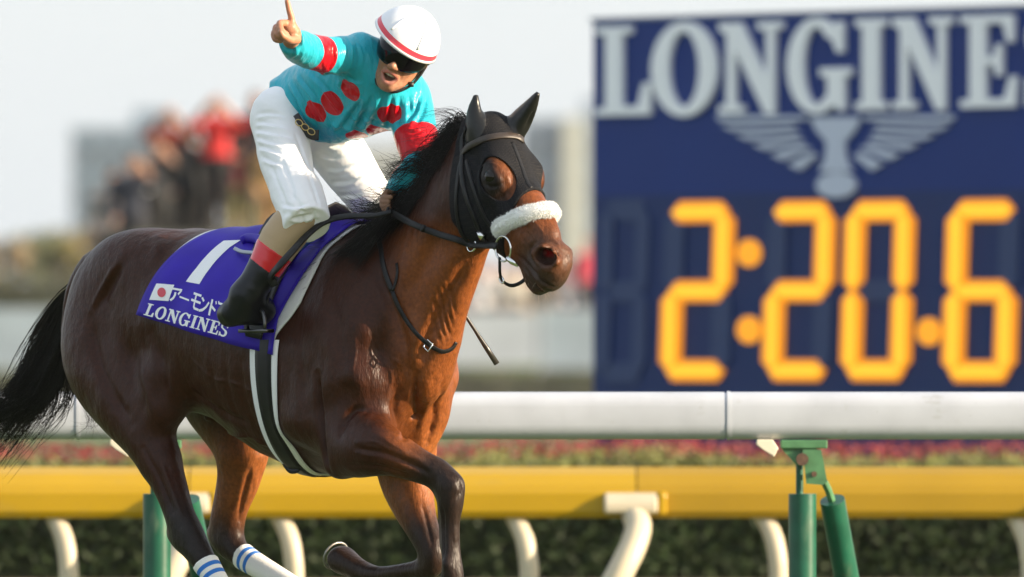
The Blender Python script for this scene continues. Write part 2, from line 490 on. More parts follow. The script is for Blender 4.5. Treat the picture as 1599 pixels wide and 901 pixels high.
# ================================================================== WHITE RAIL beside the horse
DR = 39.6; YR = DR - DIST; k = FPX / DR
m_wrail = mat('white_rail_plastic', (.46, .485, .54), rough=.32, spec=.5, noise=(6, .90, 1.05), bump=(25, .08, .004))
scuff(m_wrail, 5, .60, .74, (.22, .21, .17), (1, 1.5, 1.5), .55); scuff(m_wrail, 60, .66, .74, (.12, .11, .09), (1, 1, 1), .5)
m_green = mat('green_post_paint', (.010, .088, .052), rough=.33, spec=.5, noise=(14, .8, 1.15), bump=(30, .12, .004))
scuff(m_green, 12, .58, .72, (.10, .15, .10), (1, 1, .35), .6)
m_green2 = mat('pale_green_paint', (.075, .20, .09), rough=.5, noise=(20, .75, 1.2), bump=(40, .2, .003))
m_rust = mat('rusty_bolt', (.10, .055, .035), rough=.7, noise=(60, .6, 1.4))
m_clip = mat('cream_plastic', (.72, .66, .52), rough=.4)
wr = thing('running_rail', 'white tubular running rail on green posts right behind the horse', 'rail', (0, YR, 0))
zt, zb = sz(612, DR), sz(686, DR); hh = (zt - zb) / 2; zc = (zt + zb) / 2
def rprof(hy, hz, r, n=5):
    out = []
    for cx, cy, a0 in ((hy - r, hz - r, 0), (-hy + r, hz - r, 90), (-hy + r, -hz + r, 180), (hy - r, -hz + r, 270)):
        out += [(cx + r * math.cos(R(a0 + 90 * i / n)), cy + r * math.sin(R(a0 + 90 * i / n))) for i in range(n + 1)]
    return out
xs = [-9.0, sx(118, DR), sx(1133, DR), sx(2150, DR), 9.0]
for a, c in zip(xs, xs[1:]):
    b = MB(); b.prism([(y, zc + z) for y, z in rprof(.062, hh, .052)], 0, a + .004, c - .004); b.build('rail_section', m_wrail, wr, auto=35)
for a in xs[1:-1]:
    b = MB(); b.prism([(y, zc + z) for y, z in rprof(.058, hh - .004, .048)], 0, a - .02, a + .02); b.build('joint_sleeve', m_wrail, wr, auto=35)
    b = MB(); b.prism([(y, zc + z) for y, z in rprof(.0645, hh + .0025, .054)], 0, a + .0045, a + .016); b.build('joint_ring', m_wrail, wr, auto=35)
def rail_post(u):
    x = sx(u, DR); p = MB()
    p.tube([(x, 0, 0), (x, 0, sz(771, DR))], .0485, 24); po = p.build('post', m_green, wr, auto=40)
    q = MB(); q.tube([(x - .010, 0, sz(772, DR)), (x - .010, 0, sz(695, DR))], .013, 10); q.build('rod', m_green, po, auto=40)
    q = MB(); q.box((x + .005, 0, sz(693.5, DR)), (.162, .09, .030)); q.build('bracket', m_green2, po, bevel=.004)
    q = MB(); q.prism([(x - .075, sz(700, DR)), (x + .05, sz(700, DR)), (x + .045, sz(727, DR)), (x - .02, sz(727, DR))], 1, -.03, -.022); q.build('side_plate', m_green2, po)
    q = MB(); q.prism([(x + .0, sz(702, DR)), (x + .065, sz(702, DR)), (x + .085, sz(752, DR)), (x + .07, sz(757, DR)), (x + .012, sz(755, DR))], 1, -.045, -.036); q.build('side_plate', m_green2, po)
    q = MB(); q.tube([(x - .002, -.065, sz(717, DR)), (x - .002, .02, sz(717, DR))], .022, 10); q.tube([(x + .04, -.052, sz(740, DR)), (x + .04, -.02, sz(740, DR))], .010, 8); q.build('bolt', m_rust, po, auto=40)
    q = MB(); q.prism([(x - .160, sz(686, DR)), (x - .105, sz(686, DR)), (x - .085, sz(700, DR)), (x - .10, sz(713, DR)), (x - .14, sz(702, DR)), (x - .162, sz(694, DR))], 1, -.06, -.015); q.build('clip', m_clip, po, bevel=.003)
    t0, t1 = Vector((x + .105, .03, sz(781, DR))), Vector((x + .225, .32, 0))
    q = MB(); q.tube([t1, t0], .044, 20); br_ = q.build('brace', m_green, wr, auto=40)
    q = MB(); q.tube([Vector((x + .075, -.02, sz(752, DR))), Vector((x + .09, 0, sz(765, DR))), t0 + (t1 - t0) * .02], .013, 8); q.build('rod', m_green2, br_, auto=40)
for u in (-763, 245, 1253, 2261): rail_post(u)
# ================================================================== YELLOW RAIL of the dirt course
DY = 47.0; YY = DY - DIST; ky = FPX / DY
yr = thing('dirt_course_rail', 'yellow rail on curved cream posts behind the white rail', 'rail', (0, YY, 0))
m_yel = mat('yellow_rail', (.405, .245, .002), rough=.34, spec=.4, noise=(1.5, .92, 1.06), coat=.15)
m_yel2 = mat('faded_yellow_rail', (.34, .205, .012), rough=.45, spec=.25, noise=(1.5, .9, 1.08))
scuff(m_yel, 4, .58, .75, (.30, .21, .05), (1, 2, 2), .5)
m_cream = mat('cream_post', (.55, .48, .35), rough=.42, spec=.4, noise=(5, .9, 1.06))
prof = [(.11, sz(733, DY)), (.03, sz(729, DY)), (-.04, sz(740, DY)), (-.088, sz(757, DY)), (-.102, sz(770, DY)), (-.102, sz(798, DY)), (-.085, sz(808, DY)), (.10, sz(808, DY)), (.125, sz(798, DY)), (.125, sz(742, DY))]
xj = [-11, sx(296, DY), sx(994, DY), sx(1690, DY), 11]
for i, (a, c) in enumerate(zip(xj, xj[1:])):
    b = MB(); b.prism(prof, 0, a + .003, c - .003); b.build('rail_section', m_yel2 if i in (2,) else m_yel, yr, auto=20)
for a in xj[1:-1]:
    b = MB(); b.prism([(-.155, sz(800, DY)), (-.155, sz(786, DY)), (-.125, sz(772, DY)), (-.06, sz(764, DY)), (-.06, sz(803, DY))], 0, a - .135, a + .085)
    b.build('cap', m_cream, yr, bevel=.01)
    b = MB(); b.prism([(-.130, sz(803, DY)), (-.130, sz(770, DY)), (-.08, sz(765, DY)), (-.08, sz(803, DY))], 0, a + .088, a + .122); b.build('cap_end', m_yel, yr, bevel=.008)
    b = MB(); q = [(a - .01, -.11, sz(803, DY)), (a + .005, -.16, sz(822, DY)), (a - .015, -.21, sz(850, DY)), (a - .06, -.25, sz(885, DY)), (a - .12, -.26, .12), (a - .16, -.26, 0)]
    b.tube([tuple(p_) for p_ in spline(q, 18)], .055, 16); b.build('post', m_cream, yr, auto=60)
# ================================================================== THE RESULT BOARD
BD0, BD1 = 65.2, 62.6                      # distance of its left edge and of the photo's right edge
b0 = Vector((sx(925, BD0), BD0 - DIST, 0)); b1 = Vector((sx(1599, BD1), BD1 - DIST, 0))
bx = (b1 - b0).normalized(); bn = bx.cross(Vector((0, 0, 1))).normalized()      # bn points to the track
if bn.y > 0: bn = -bn
bd = thing('result_board', 'dark blue result board with a white name and orange time digits', 'board', b0, math.atan2(bx.y, bx.x))
def BP(u, v, d=0.):
    """board-local point (x along the board, y = depth, z up) that shows at a photo pixel"""
    r = Vector(((u - UC) / FPX, 1, -(v - VH) / FPX)); t = (b0 - CAMP0).dot(bn) / r.dot(bn); p = CAMP0 + r * t - b0
    return Vector((p.dot(bx), -d, p.z))
CAMP0 = Vector((0, -DIST, CAM_H))
m_navy = mat('navy_board', (.012, .036, .185), rough=.5, spec=.2, noise=(.8, .93, 1.07))
m_bpale = mat('board_lettering', (.86, .88, .92), rough=.6)
m_emb = mat('board_emblem', (.50, .55, .68), rough=.6)
m_lit = mat('lit_segment', (.3, .12, .01), rough=.6, emit=((1.0, .32, .006), .42))
m_core = mat('lit_segment_core', (.3, .15, .01), rough=.6, emit=((1.0, .47, .022), .58))
m_dot = mat('lit_dot', (.3, .12, .01), rough=.6, emit=((1.0, .36, .010), .46))
m_unlit = mat('unlit_segment', (.014, .036, .128), rough=.5)
pTL, pBR = BP(925, 34), BP(1690, 704)
L = BP(1690, 300).x; ztop, zbot = pTL.z, .50
b = MB(); b.box((L / 2, .16, (ztop + zbot) / 2), (L, .32, ztop - zbot)); b.build('panel', m_navy, bd, bevel=.01)
m_frame = mat('board_frame', (.16, .20, .30), rough=.5)
b = MB(); b.box((L / 2, .16, ztop + .012), (L + .03, .34, .02)); b.build('top_trim', m_frame, bd)
for xx in (.35, L - .35):
    b = MB(); b.box((xx, .18, zbot / 2 - .003), (.12, .12, zbot - .006)); b.build('leg', m_frame, bd)
zl0, zl1 = BP(980, 180).z, BP(980, 41).z
for ch, ua, ub in (('L', 936, 1020), ('O', 1022, 1124), ('N', 1128, 1226), ('G', 1231, 1334), ('I', 1341, 1389), ('N', 1399, 1492), ('E', 1505, 1592), ('S', 1606, 1676)):
    xa, xb = BP(ua, 110).x, BP(ub, 110).x; g = GLY[ch]
    f = lambda x, y, d: Vector((xa + (xb - xa) * x / g[0], -d, zl0 + (zl1 - zl0) * y))
    b = MB(); flat_glyph(b, g[1], lambda x, y: f(x, y, .03), lambda x, y: f(x, y, .0005)); b.build('letter', m_bpale, bd)
# winged hourglass emblem
em = []
for s_ in (-1, 1):
    X = lambda dx: 1308 + s_ * dx
    em += [[(X(186), 180), (X(42), 181), (X(50), 190), (X(180), 193)], [(X(178), 196), (X(66), 193), (X(60), 201), (X(158), 207)], [(X(156), 210), (X(62), 204), (X(54), 212), (X(132), 222)],
           [(X(130), 225), (X(58), 215), (X(46), 223), (X(104), 238)], [(X(102), 241), (X(50), 226), (X(34), 234), (X(76), 254)], [(X(74), 257), (X(38), 238), (X(24), 245), (X(48), 270)]]
em += [[(1268, 183), (1348, 183), (1338, 204), (1322, 222), (1324, 248), (1334, 268), (1282, 268), (1292, 248), (1294, 222), (1278, 204)]]
for poly in em:
    if len(poly) == 4:      # slimmer feathers with board showing between them
        (a0, a1), (b0_, b1_), (c0_, c1_), (d0_, d1_) = poly; poly = [(a0, a1), (b0_, b1_), (c0_ * .7 + b0_ * .3, c1_ * .7 + b1_ * .3), (d0_ * .7 + a0 * .3, d1_ * .7 + a1 * .3)]
    pts = [BP(u, v) for u, v in poly]; b = MB()
    flat_glyph(b, [[(p.x, p.z) for p in pts]], lambda x, y: Vector((x, -.02, y)), lambda x, y: Vector((x, -.0005, y))); b.build('emblem', m_emb, bd)
c_ = BP(1309, 289); b = MB(); rx_, rz_ = (BP(1340, 289).x - BP(1278, 289).x) / 2, .072
flat_glyph(b, [arc(c_.x, c_.z, rx_, rz_, 0, 360, 24)[:-1]], lambda x, y: Vector((x, -.02, y)), lambda x, y: Vector((x, -.0005, y))); b.build('emblem', m_emb, bd)
m_disp = mat('display_panel', (.013, .032, .125), rough=.45, spec=.2)
pz = BP(925, 303).z
b = MB(); b.box((L / 2, -.0012, (pz + zbot) / 2), (L - .02, .0022, pz - zbot - .02)); b.build('display_panel', m_disp, bd)
# seven-segment digits
def segs(u0, u1, v0, v1, on, slant=9):
    """u0..u1, v0..v1: outline of the digit in the photo; on: which of a..g are lit"""
    dg = bpy.data.objects.new('digit', None); COL.objects.link(dg); dg.parent = bd
    za, zb_ = BP(u0, v0).z, BP(u0, v1).z; xa, xb = BP(u0, (v0 + v1) / 2).x, BP(u1, (v0 + v1) / 2).x
    th = .060; tx = (xb - xa) * .275 / 2; zm = (za + zb_) / 2; sl = (BP(u0 + slant, 450).x - BP(u0, 450).x)
    def pt(x, z): return (x + sl * ((z - zm) / (za - zb_)), z)
    def hor(z):
        l, r = xa + tx * .95, xb - tx * .95; return [pt(l - tx * .35, z), pt(l + tx * .55, z + th), pt(r - tx * .55, z + th), pt(r + tx * .35, z), pt(r - tx * .35, z - th), pt(l + tx * .35, z - th)]
    def ver(x, z1, z0): return [pt(x, z1 + th * .05), pt(x + tx, z1 - th * .8), pt(x + tx, z0 + th * .8), pt(x, z0 - th * .05), pt(x - tx, z0 + th * .8), pt(x - tx, z1 - th * .8)]
    at_, am, ab = za - th, zm, zb_ + th
    S = {'a': hor(at_), 'g': hor(am), 'd': hor(ab), 'b': ver(xb - tx, at_, am), 'c': ver(xb - tx, am, ab), 'f': ver(xa + tx, at_, am), 'e': ver(xa + tx, am, ab)}
    for i, (k_, poly) in enumerate(S.items()):
        d = .012 + .002 * i + (.012 if k_ in on else 0); b = MB()
        flat_glyph(b, [poly], lambda x, y: Vector((x, -d, y)), lambda x, y: Vector((x, -.0035, y))); sg_ = b.build('segment', m_lit if k_ in on else m_unlit, dg)
        if k_ in on:      # brighter strip added down the middle, painting the glow of the segment
            cx, cy = sum(p[0] for p in poly) / 6, sum(p[1] for p in poly) / 6; hz_ = k_ in 'agd'
            core = [(cx + (x - cx) * (.97 if hz_ else .52), cy + (y - cy) * (.52 if hz_ else .97)) for x, y in poly]; b = MB()
            flat_glyph(b, [core], lambda x, y: Vector((x, -d - .003, y)), lambda x, y: Vector((x, -d - .0002, y))); b.build('segment_glow', m_core, dg)
segs(938, 1014, 312, 598, '')
segs(1040, 1146, 315, 595, 'abged')
segs(1200, 1304, 314, 595, 'abged')
segs(1322, 1428, 313, 595, 'abcdef')
segs(1481, 1592, 312, 597, 'afedcg')
segs(1612, 1680, 307, 602, '')
for u, v in ((1172, 395), (1172, 515), (1453, 518)):
    c_ = BP(u, v); rx_ = (BP(u + 18, v).x - BP(u - 18, v).x) / 2; b = MB()
    flat_glyph(b, [arc(c_.x, c_.z, rx_, .076, 0, 360, 24)[:-1]], lambda x, y: Vector((x, -.02, y)), lambda x, y: Vector((x, -.0035, y))); b.build('colon_dot' if u < 1400 else 'decimal_point', m_dot, bd)
# ================================================================== HEDGE AND FLOWERS
def leaves(n, fn, size, tilt=.6):
    """n small leaf faces at points fn() -> (p, outward)"""
    P, N = fn(n); A = rng.normal(0, 1, (n, 3)); N = N + tilt * rng.normal(0, 1, (n, 3)); N /= np.linalg.norm(N, axis=1, keepdims=True)
    A -= N * (A * N).sum(1, keepdims=True); A /= np.linalg.norm(A, axis=1, keepdims=True); B = np.cross(N, A)
    s_ = size * rng.uniform(.6, 1.3, (n, 1)); V = np.stack([P - A * s_, P - B * s_ * .5, P + A * s_, P + B * s_ * .5], 1).reshape(-1, 3)
    return V, np.arange(4 * n).reshape(n, 4)
DH = 55.6; YH = DH - DIST; hz = sz(737, DH)
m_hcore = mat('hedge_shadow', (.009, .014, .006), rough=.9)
m_hleaf = mat('hedge_leaf', (.020, .034, .011), rough=.55, spec=.15, noise=(2.2, .7, 1.3))
hg = thing('hedge', 'clipped dark green hedge below the yellow rail', 'hedge', (0, YH, 0))
b = MB(); b.box((0, .45, hz * .46), (20, .72, hz * .92)); b.build('hedge_core', m_hcore, hg)  # solid core box, the shade between the leaves put into its colour
def hfn(n):
    f = rng.random(n); x = rng.uniform(-8, 8, n); front = f < .72
    y = np.where(front, rng.normal(.06, .03, n), rng.uniform(.05, .85, n)); z = np.where(front, rng.uniform(0, hz, n), hz + rng.normal(-.02, .02, n))
    N = np.where(front[:, None], np.array((0, -1, .25)), np.array((0, 0, 1.)))
    return np.stack([x, y, z], 1), N
V, Q = leaves(52000, hfn, .023); l_ = link('leaves', mesh_np('leaves', V, Q, smooth=False), m_hleaf, hg); l_['kind'] = 'stuff'
fb = thing('flower_bed', 'bed of red flowers and yellow green leaves behind the hedge', 'flower bed', (0, YH + 2.0, 0))
DF = DH + 2.6; f0, f1, f2 = sz(740, DF), sz(712, DF), sz(688, DF)
m_fl1 = mat('bed_leaf', (.19, .195, .042), rough=.6, noise=(2.5, .5, 1.4)); m_fl2 = mat('red_blossom', (.20, .018, .016), rough=.6, noise=(3.5, .55, 1.5)); m_fl3 = mat('bed_leaf_dark', (.05, .07, .025), rough=.7)
b = MB(); b.box((0, .75, f0 * .5), (20, .9, f0 * .96)); b.build('soil_bank', m_fl3, fb)
def ffn(z0, z1):
    def fn(n):
        x = rng.uniform(-8, 8, n); y = rng.uniform(.3, 1.2, n); c = np.sin(x * 3.1) * .4 + np.sin(x * 7.7 + 2) * .35 + np.sin(x * 1.3 + 1) * .4
        z = z0 + (z1 - z0) * np.clip(rng.beta(1.6, 1.6, n) + .22 * c, 0, 1.15); return np.stack([x, y, z], 1), np.tile(np.array((0, -.8, .6)), (n, 1))
    return fn
V, Q = leaves(28000, ffn(f0 * .85, f1 + .02), .022); l_ = link('leaves', mesh_np('leaves', V, Q, smooth=False), m_fl1, fb); l_['kind'] = 'stuff'
V, Q = leaves(11000, ffn(f1 - .02, f2), .016); l_ = link('blossoms', mesh_np('blossoms', V, Q, smooth=False), m_fl2, fb); l_['kind'] = 'stuff'
# ================================================================== POSTS OF THE YELLOW RAIL (slim hooked ones)
for u in (-290, 85, 437, 803, 1192, 1585, 1960):
    a = sx(u, DY); b = MB()
    q = [(a, -.02, sz(806, DY)), (a + .022, -.04, sz(822, DY)), (a + .045, -.06, sz(845, DY)), (a + .058, -.07, sz(875, DY)), (a + .062, -.07, sz(905, DY)), (a + .062, -.07, 0)]
    b.tube([tuple(p) for p in spline(q, 20)], .040, 14); b.build('slim_post', m_cream, yr, auto=60)
# ================================================================== SPECTATORS
def spectator_field(pose):
    f = Field((-.55, -.60, -.02), (.55, .45, 2.15), .028)
    for s_ in (-1, 1):
        f.chain([((s_ * .09, 0, .93), .105), ((s_ * .11, -.01, .50), .080), ((s_ * .12, .02, .10), .058)], k=.05)
        f.chain([((s_ * .12, .03, .06), .055), ((s_ * .13, -.14, .05), .045)], k=.04)
        if pose == 'up' or (pose == 'one' and s_ > 0):
            f.chain([((s_ * .20, 0, 1.38), .070), ((s_ * .31, -.22, 1.34), .060), ((s_ * .10, -.36, 1.58), .045)], k=.05); f.blob((s_ * .07, -.38, 1.62), .05, k=.03)
        else:
            f.chain([((s_ * .20, 0, 1.38), .070), ((s_ * .27, .02, 1.10), .058), ((s_ * .22, -.14, .92), .045)], k=.05); f.blob((s_ * .20, -.18, .88), .05, k=.03)
    f.chain([((0, 0, .95), .13, .17), ((0, 0, 1.15), .12, .16), ((0, 0, 1.36), .11, .19)], k=.08, side=(1, 0, 0))
    f.chain([((0, 0, 1.42), .06), ((0, -.02, 1.52), .055)], k=.04); f.blob((0, -.03, 1.62), (.080, .10, .12), k=.02)
    f.blob((0, -.13, 1.61), (.018, .025, .025), k=.03)
    return f.polygonise(2)
SPEC = {p: spectator_field(p) for p in ('up', 'one', 'down')}
m_cloth = mat('clothes', rough=.8, attr='tint')
def spectator(u, v_top, D, label, jacket, legs, pose='down', hair=(.02, .015, .012), height=1.74, rz=0., group=None, skin=(.36, .20, .14)):
    zf = sz(v_top, D) - height; s_ = height / 1.74
    P, Q = SPEC[pose]; jacket = np.array(jacket, float) * (.75 if D < 150 else 1.); legs = tuple(np.array(legs) * (.6 if D < 150 else 1.)); c = np.tile(jacket, (len(P), 1))
    c[P[:, 2] < .95] = legs; c[P[:, 2] < .09] = (.03, .03, .03)
    hand = (np.linalg.norm(P - (.07, -.38, 1.62), axis=1) < .09) | (np.linalg.norm(P - (-.07, -.38, 1.62), axis=1) < .09) | ((P[:, 2] < .93) & (np.abs(P[:, 0]) > .17) & (P[:, 1] < -.10) & (P[:, 2] > .8))
    c[hand] = skin; c[P[:, 2] > 1.50] = skin; c[(P[:, 2] > 1.67) | ((P[:, 2] > 1.53) & (P[:, 1] > .02))] = hair
    if pose != 'down': c[(P[:, 1] < -.33)] = skin
    me = mesh_np('person', P * s_, Q); set_color(me, c); o = link('person', me, m_cloth); o.location = (sx(u, D), D - DIST, zf); o.rotation_euler = (0, 0, rz)
    tag(o, label, 'person', group); return o
DS = 143.0
spectator(338, 148, DS, 'spectator in a bright red jacket and black trousers with arms raised', (.62, .02, .02), (.012, .012, .016), 'up', hair=(.30, .16, .12))
spectator(265, 166, DS + .6, 'spectator in an orange red top and brown trousers with hands raised', (.30, .05, .03), (.07, .05, .03), 'up', hair=(.35, .2, .14))
spectator(297, 196, DS + .3, 'spectator in a black coat between the red and the orange tops', (.022, .024, .028), (.02, .02, .022), 'one')
spectator(398, 142, DS + .4, 'spectator in a dark navy coat with one hand raised beside the jockey', (.025, .022, .030), (.03, .022, .02), 'one', hair=(.05, .03, .025))
spectator(372, 196, DS + 1.2, 'spectator in a dark red jacket and khaki trousers behind the red jacket', (.22, .015, .02), (.30, .28, .10), 'down')
spectator(428, 208, DS - .4, 'spectator in a long tan coat next to the jockey knee', (.52, .30, .11), (.50, .29, .11), 'down', height=1.6)
spectator(243, 214, DS - .2, 'spectator in a black coat holding a white camera lens', (.018, .020, .024), (.02, .022, .024), 'one')
spectator(206, 238, DS - 1.0, 'spectator in navy clothes standing lowest on the platform', (.018, .024, .045), (.014, .018, .03), 'one')
spectator(226, 258, DS + 1.4, 'spectator in a dark brown coat half hidden behind the navy figure', (.045, .035, .028), (.02, .02, .02), 'down')
spectator(318, 214, DS + 1.6, 'spectator in black half hidden behind the red jacket', (.015, .016, .018), (.015, .015, .018), 'down')
spectator(282, 232, DS + 1.5, 'short spectator in dark green behind the orange top', (.03, .05, .04), (.03, .03, .03), 'down')
spectator(410, 176, DS + 1.8, 'spectator in a charcoal coat behind the tan coat', (.03, .032, .038), (.03, .025, .02), 'one')
spectator(176, 262, DS - .6, 'spectator in a pale grey top at the left end of the platform', (.34, .30, .29), (.10, .11, .12), 'down')
ln = thing('camera_lens', 'white telephoto lens held up by a spectator in black', 'camera', (sx(232, DS), DS - DIST - .5, sz(290, DS)))
b = MB(); b.tube([(0, -.16, 0), (0, -.02, 0), (0, -.019, 0), (0, .14, 0)], [.085, .08, .06, .05], 16); b.build('barrel', mat('lens_white', (.70, .72, .75), rough=.4), ln, auto=40)
b = MB(); b.box((0, .20, .01), (.15, .10, .12)); b.build('camera_body', m_blk0 if 'm_blk0' in globals() else mat('camera_black', (.02, .02, .02), rough=.5), ln, bevel=.01)
# the platform they stand on
pf = thing('viewing_platform', 'stepped dark viewing platform with steel legs under the spectators', 'platform', (0, DS - DIST, 0))
m_deck = mat('platform_deck', (.10, .10, .085), rough=.8, noise=(2, .8, 1.2)); m_scaf = mat('scaffold', (.12, .13, .12), rough=.5, metal=.3)
z1 = sz(148, DS) - 1.74; z2 = sz(238, DS - 1) - 1.74
for (ua, ub, z) in ((212, 520, z1 - .012), (120, 211, z2 - .012)):
    b = MB(); b.box(((sx(ua, DS) + sx(ub, DS)) / 2, .2, z - .06), (sx(ub, DS) - sx(ua, DS), 3.2, .12)); dk = b.build('deck', m_deck, pf)
    n = 4
    for i in range(n):
        for yy in (-1.3, 1.7):
            xx = sx(ua, DS) + .06 + (sx(ub, DS) - sx(ua, DS) - .12) * i / (n - 1); b = MB(); b.tube([(xx, yy, 0), (xx, yy, z - .122)], .04, 8); b.build('leg', m_scaf, pf, auto=40)
# ================================================================== FAR FENCE WITH A CROWD BEHIND IT
DFN = 200.0
ff_ = thing('track_fence', 'pale grey blue panel fence along the far side of the course', 'fence', (0, DFN - DIST, 0))
m_pan = mat('fence_panel', (.27, .33, .38), rough=.6, noise=(1.2, .85, 1.12)); m_pan2 = mat('fence_panel_pale', (.36, .40, .44), rough=.6, noise=(1.2, .9, 1.1)); m_pst = mat('fence_post', (.36, .40, .44), rough=.5)
zp0, zp1 = sz(577, DFN), sz(482, DFN)
for i in range(-6, 18):
    x0 = sx(-60, DFN) + i * 1.7
    b = MB(); b.box((x0 + .83, 0, (zp0 + zp1) / 2), (1.62, .05, zp1 - zp0 - .06 * (i % 3))); b.build('panel', m_pan2 if i % 4 == 1 else m_pan, ff_)
    b = MB(); b.box((x0, 0, zp1 / 2), (.07, .08, zp1 + .04)); b.build('post', m_pst, ff_)
h2 = thing('hedge', 'low dull hedge at the foot of the far fence', 'hedge', (0, DFN - DIST - 1.2, 0))
b = MB(); b.box((0, .5, zp0 * .46), (48, .7, zp0 * .92)); b.build('hedge_core', mat('dry_hedge', (.09, .095, .07), rough=.9, noise=(.9, .6, 1.4)), h2)
V, Q = leaves(9000, lambda n: (np.stack([rng.uniform(-14, 10, n), rng.normal(.12, .06, n), rng.uniform(0, zp0 * 1.02, n)], 1), np.tile(np.array((0, -1., .3)), (n, 1))), .05)
l_ = link('leaves', mesh_np('leaves', V, Q, smooth=False), mat('dry_hedge_leaf', (.12, .12, .085), rough=.8, noise=(.9, .6, 1.4)), h2); l_['kind'] = 'stuff'
h3 = thing('hedge', 'tall olive hedge under the autumn trees at the left', 'hedge', (0, 255 - DIST, 0))
hz3 = sz(432, 255); b = MB(); b.box((sx(170, 255), .5, hz3 * .46), (9.6, .9, hz3 * .92)); b.build('hedge_core', mat('olive_hedge', (.055, .060, .038), rough=.9, noise=(.9, .6, 1.4)), h3)
V, Q = leaves(9000, lambda n: (np.stack([rng.uniform(sx(-170, 255), sx(512, 255), n), rng.normal(.0, .1, n), rng.uniform(0, hz3 * 1.03, n)], 1), np.tile(np.array((0, -1., .3)), (n, 1))), .07)
l_ = link('leaves', mesh_np('leaves', V, Q, smooth=False), mat('olive_leaf', (.10, .105, .065), rough=.8, noise=(.7, .5, 1.5)), h3); l_['kind'] = 'stuff'
bank = thing('grass_bank', 'low grass bank the distant crowd stands on', 'bank', (0, DFN - DIST + 2, 0))
b = MB(); b.prism([(0, 0), (2, 1.0), (40, 1.0), (40, 0)], 0, -40, 40); b.build('slope', m_grass, bank)
cols = [((.55, .50, .42), 'cream'), ((.62, .60, .60), 'white'), ((.30, .32, .36), 'grey'), ((.52, .36, .30), 'dusty pink'), ((.12, .14, .20), 'navy'), ((.50, .42, .28), 'beige'), ((.55, .56, .60), 'pale blue'), ((.20, .17, .14), 'brown')]
kk = 0; ordn = {}; ORD = ['', 'first', 'second', 'third', 'fourth', 'fifth', 'sixth', 'seventh', 'eighth', 'ninth', 'tenth', 'eleventh', 'twelfth', 'thirteenth', 'fourteenth', 'fifteenth']
for u in list(range(700, 925, 17)) + list(range(555, 640, 20)):
    c_, nm = cols[(kk * 5 + 2) % 8]; D = DFN + 5.5 + 1.6 * (kk % 3)
    grp = 'between neck and board' if u > 690 else ('at the left edge of the photo' if u < 200 else 'between rider and mane')
    ordn[grp] = ordn.get(grp, 0) + 1
    spectator(u + rng.uniform(-3, 3), 402 + 12 * (kk % 2) + rng.uniform(-6, 8), D, 'blurred %s clad spectator, %s from the left %s' % (nm, ORD[ordn[grp]], grp), c_, (.08, .08, .10), ('down', 'one')[kk % 2], hair=(.05, .04, .035), group='distant crowd behind the far fence'); kk += 1
spectator(918, 372, DFN + 4.4, 'distant spectator in a red top close to the left edge of the board', (.50, .05, .08), (.05, .05, .06), 'down', hair=(.3, .12, .1))
# ================================================================== TREES
m_trunk = mat('bark', (.10, .075, .055), rough=.9, bump=(12, .6, .03))
def tree(u, v_top, D, wpx, tint, label, group):
    H_ = sz(v_top, D); w_ = wpx / FPX * D; o = thing('tree', label, 'tree', (sx(u, D), D - DIST, 0), 0, group)
    b = MB(); b.tube([(0, 0, 0), (.05 * w_, 0, H_ * .3), (-.02 * w_, 0, H_ * .6), (.0, 0, H_ * .9)], [.05 * w_, .035 * w_, .022 * w_, .006 * w_], 8)
    for a in range(5):
        t = 1.26 * a + u; h0 = H_ * (.35 + .08 * a); b.tube([(0, 0, h0), (math.cos(t) * w_ * .25, math.sin(t) * w_ * .25, h0 + H_ * .14), (math.cos(t) * w_ * .40, math.sin(t) * w_ * .4, h0 + H_ * .2)], [.02 * w_, .013 * w_, .004 * w_], 6)
    b.build('trunk', m_trunk, o, auto=60)
    cl_ = [(np.array((rng.normal(0, .23) * w_, rng.normal(0, .23) * w_, H_ * rng.uniform(.30, .88))), w_ * rng.uniform(.13, .24)) for _ in range(16)]
    def fn(n):
        k_ = rng.integers(0, 16, n); d = rng.normal(0, 1, (n, 3)); d /= np.linalg.norm(d, axis=1, keepdims=True)
        c = np.array([q[0] for q in cl_])[k_]; r = np.array([q[1] for q in cl_])[k_][:, None]
        P = c + d * r * rng.uniform(.55, 1.05, (n, 1)); P[:, 2] = np.minimum(P[:, 2], H_ * (1 - .02 * rng.random(n))); return P, d
    V, Q = leaves(2600, fn, .05 * w_, .7)
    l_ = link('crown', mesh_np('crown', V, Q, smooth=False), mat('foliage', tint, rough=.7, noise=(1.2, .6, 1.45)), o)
DT = 300.0
tl = [('tan leaved autumn tree', (.30, .22, .13)), ('olive green tree', (.13, .14, .06)), ('dull yellow autumn tree', (.30, .25, .09)), ('grey green tree', (.12, .14, .09)), ('brown autumn tree', (.20, .14, .09))]
for i, (u, v, wd) in enumerate(((-35, 345, 95), (22, 340, 90), (66, 326, 88), (112, 330, 92), (158, 318, 90), (206, 296, 95), (255, 284, 90), (310, 280, 95), (362, 276, 95), (418, 290, 100), (470, 352, 100), (520, 350, 100), (575, 356, 110))):
    n_, t_ = tl[(i * 3) % 5]; tree(u, v, DT + 6 * (i % 4), wd * 1.25, t_, n_ + ', %s from the left in the row behind the platform' % ORD[i + 1], 'row of trees behind the platform')
for i, u in enumerate((620, 690, 745, 800, 860, 915, 975)):
    n_, t_ = tl[(i * 2 + 1) % 5]; tree(u, 432 + 10 * (i % 3), DT + 120 + 8 * (i % 3), 110, tuple(.5 * a + .14 for a in t_), 'small faded tree, %s from the left beyond the distant crowd' % ORD[i + 1], 'far row of faded trees')
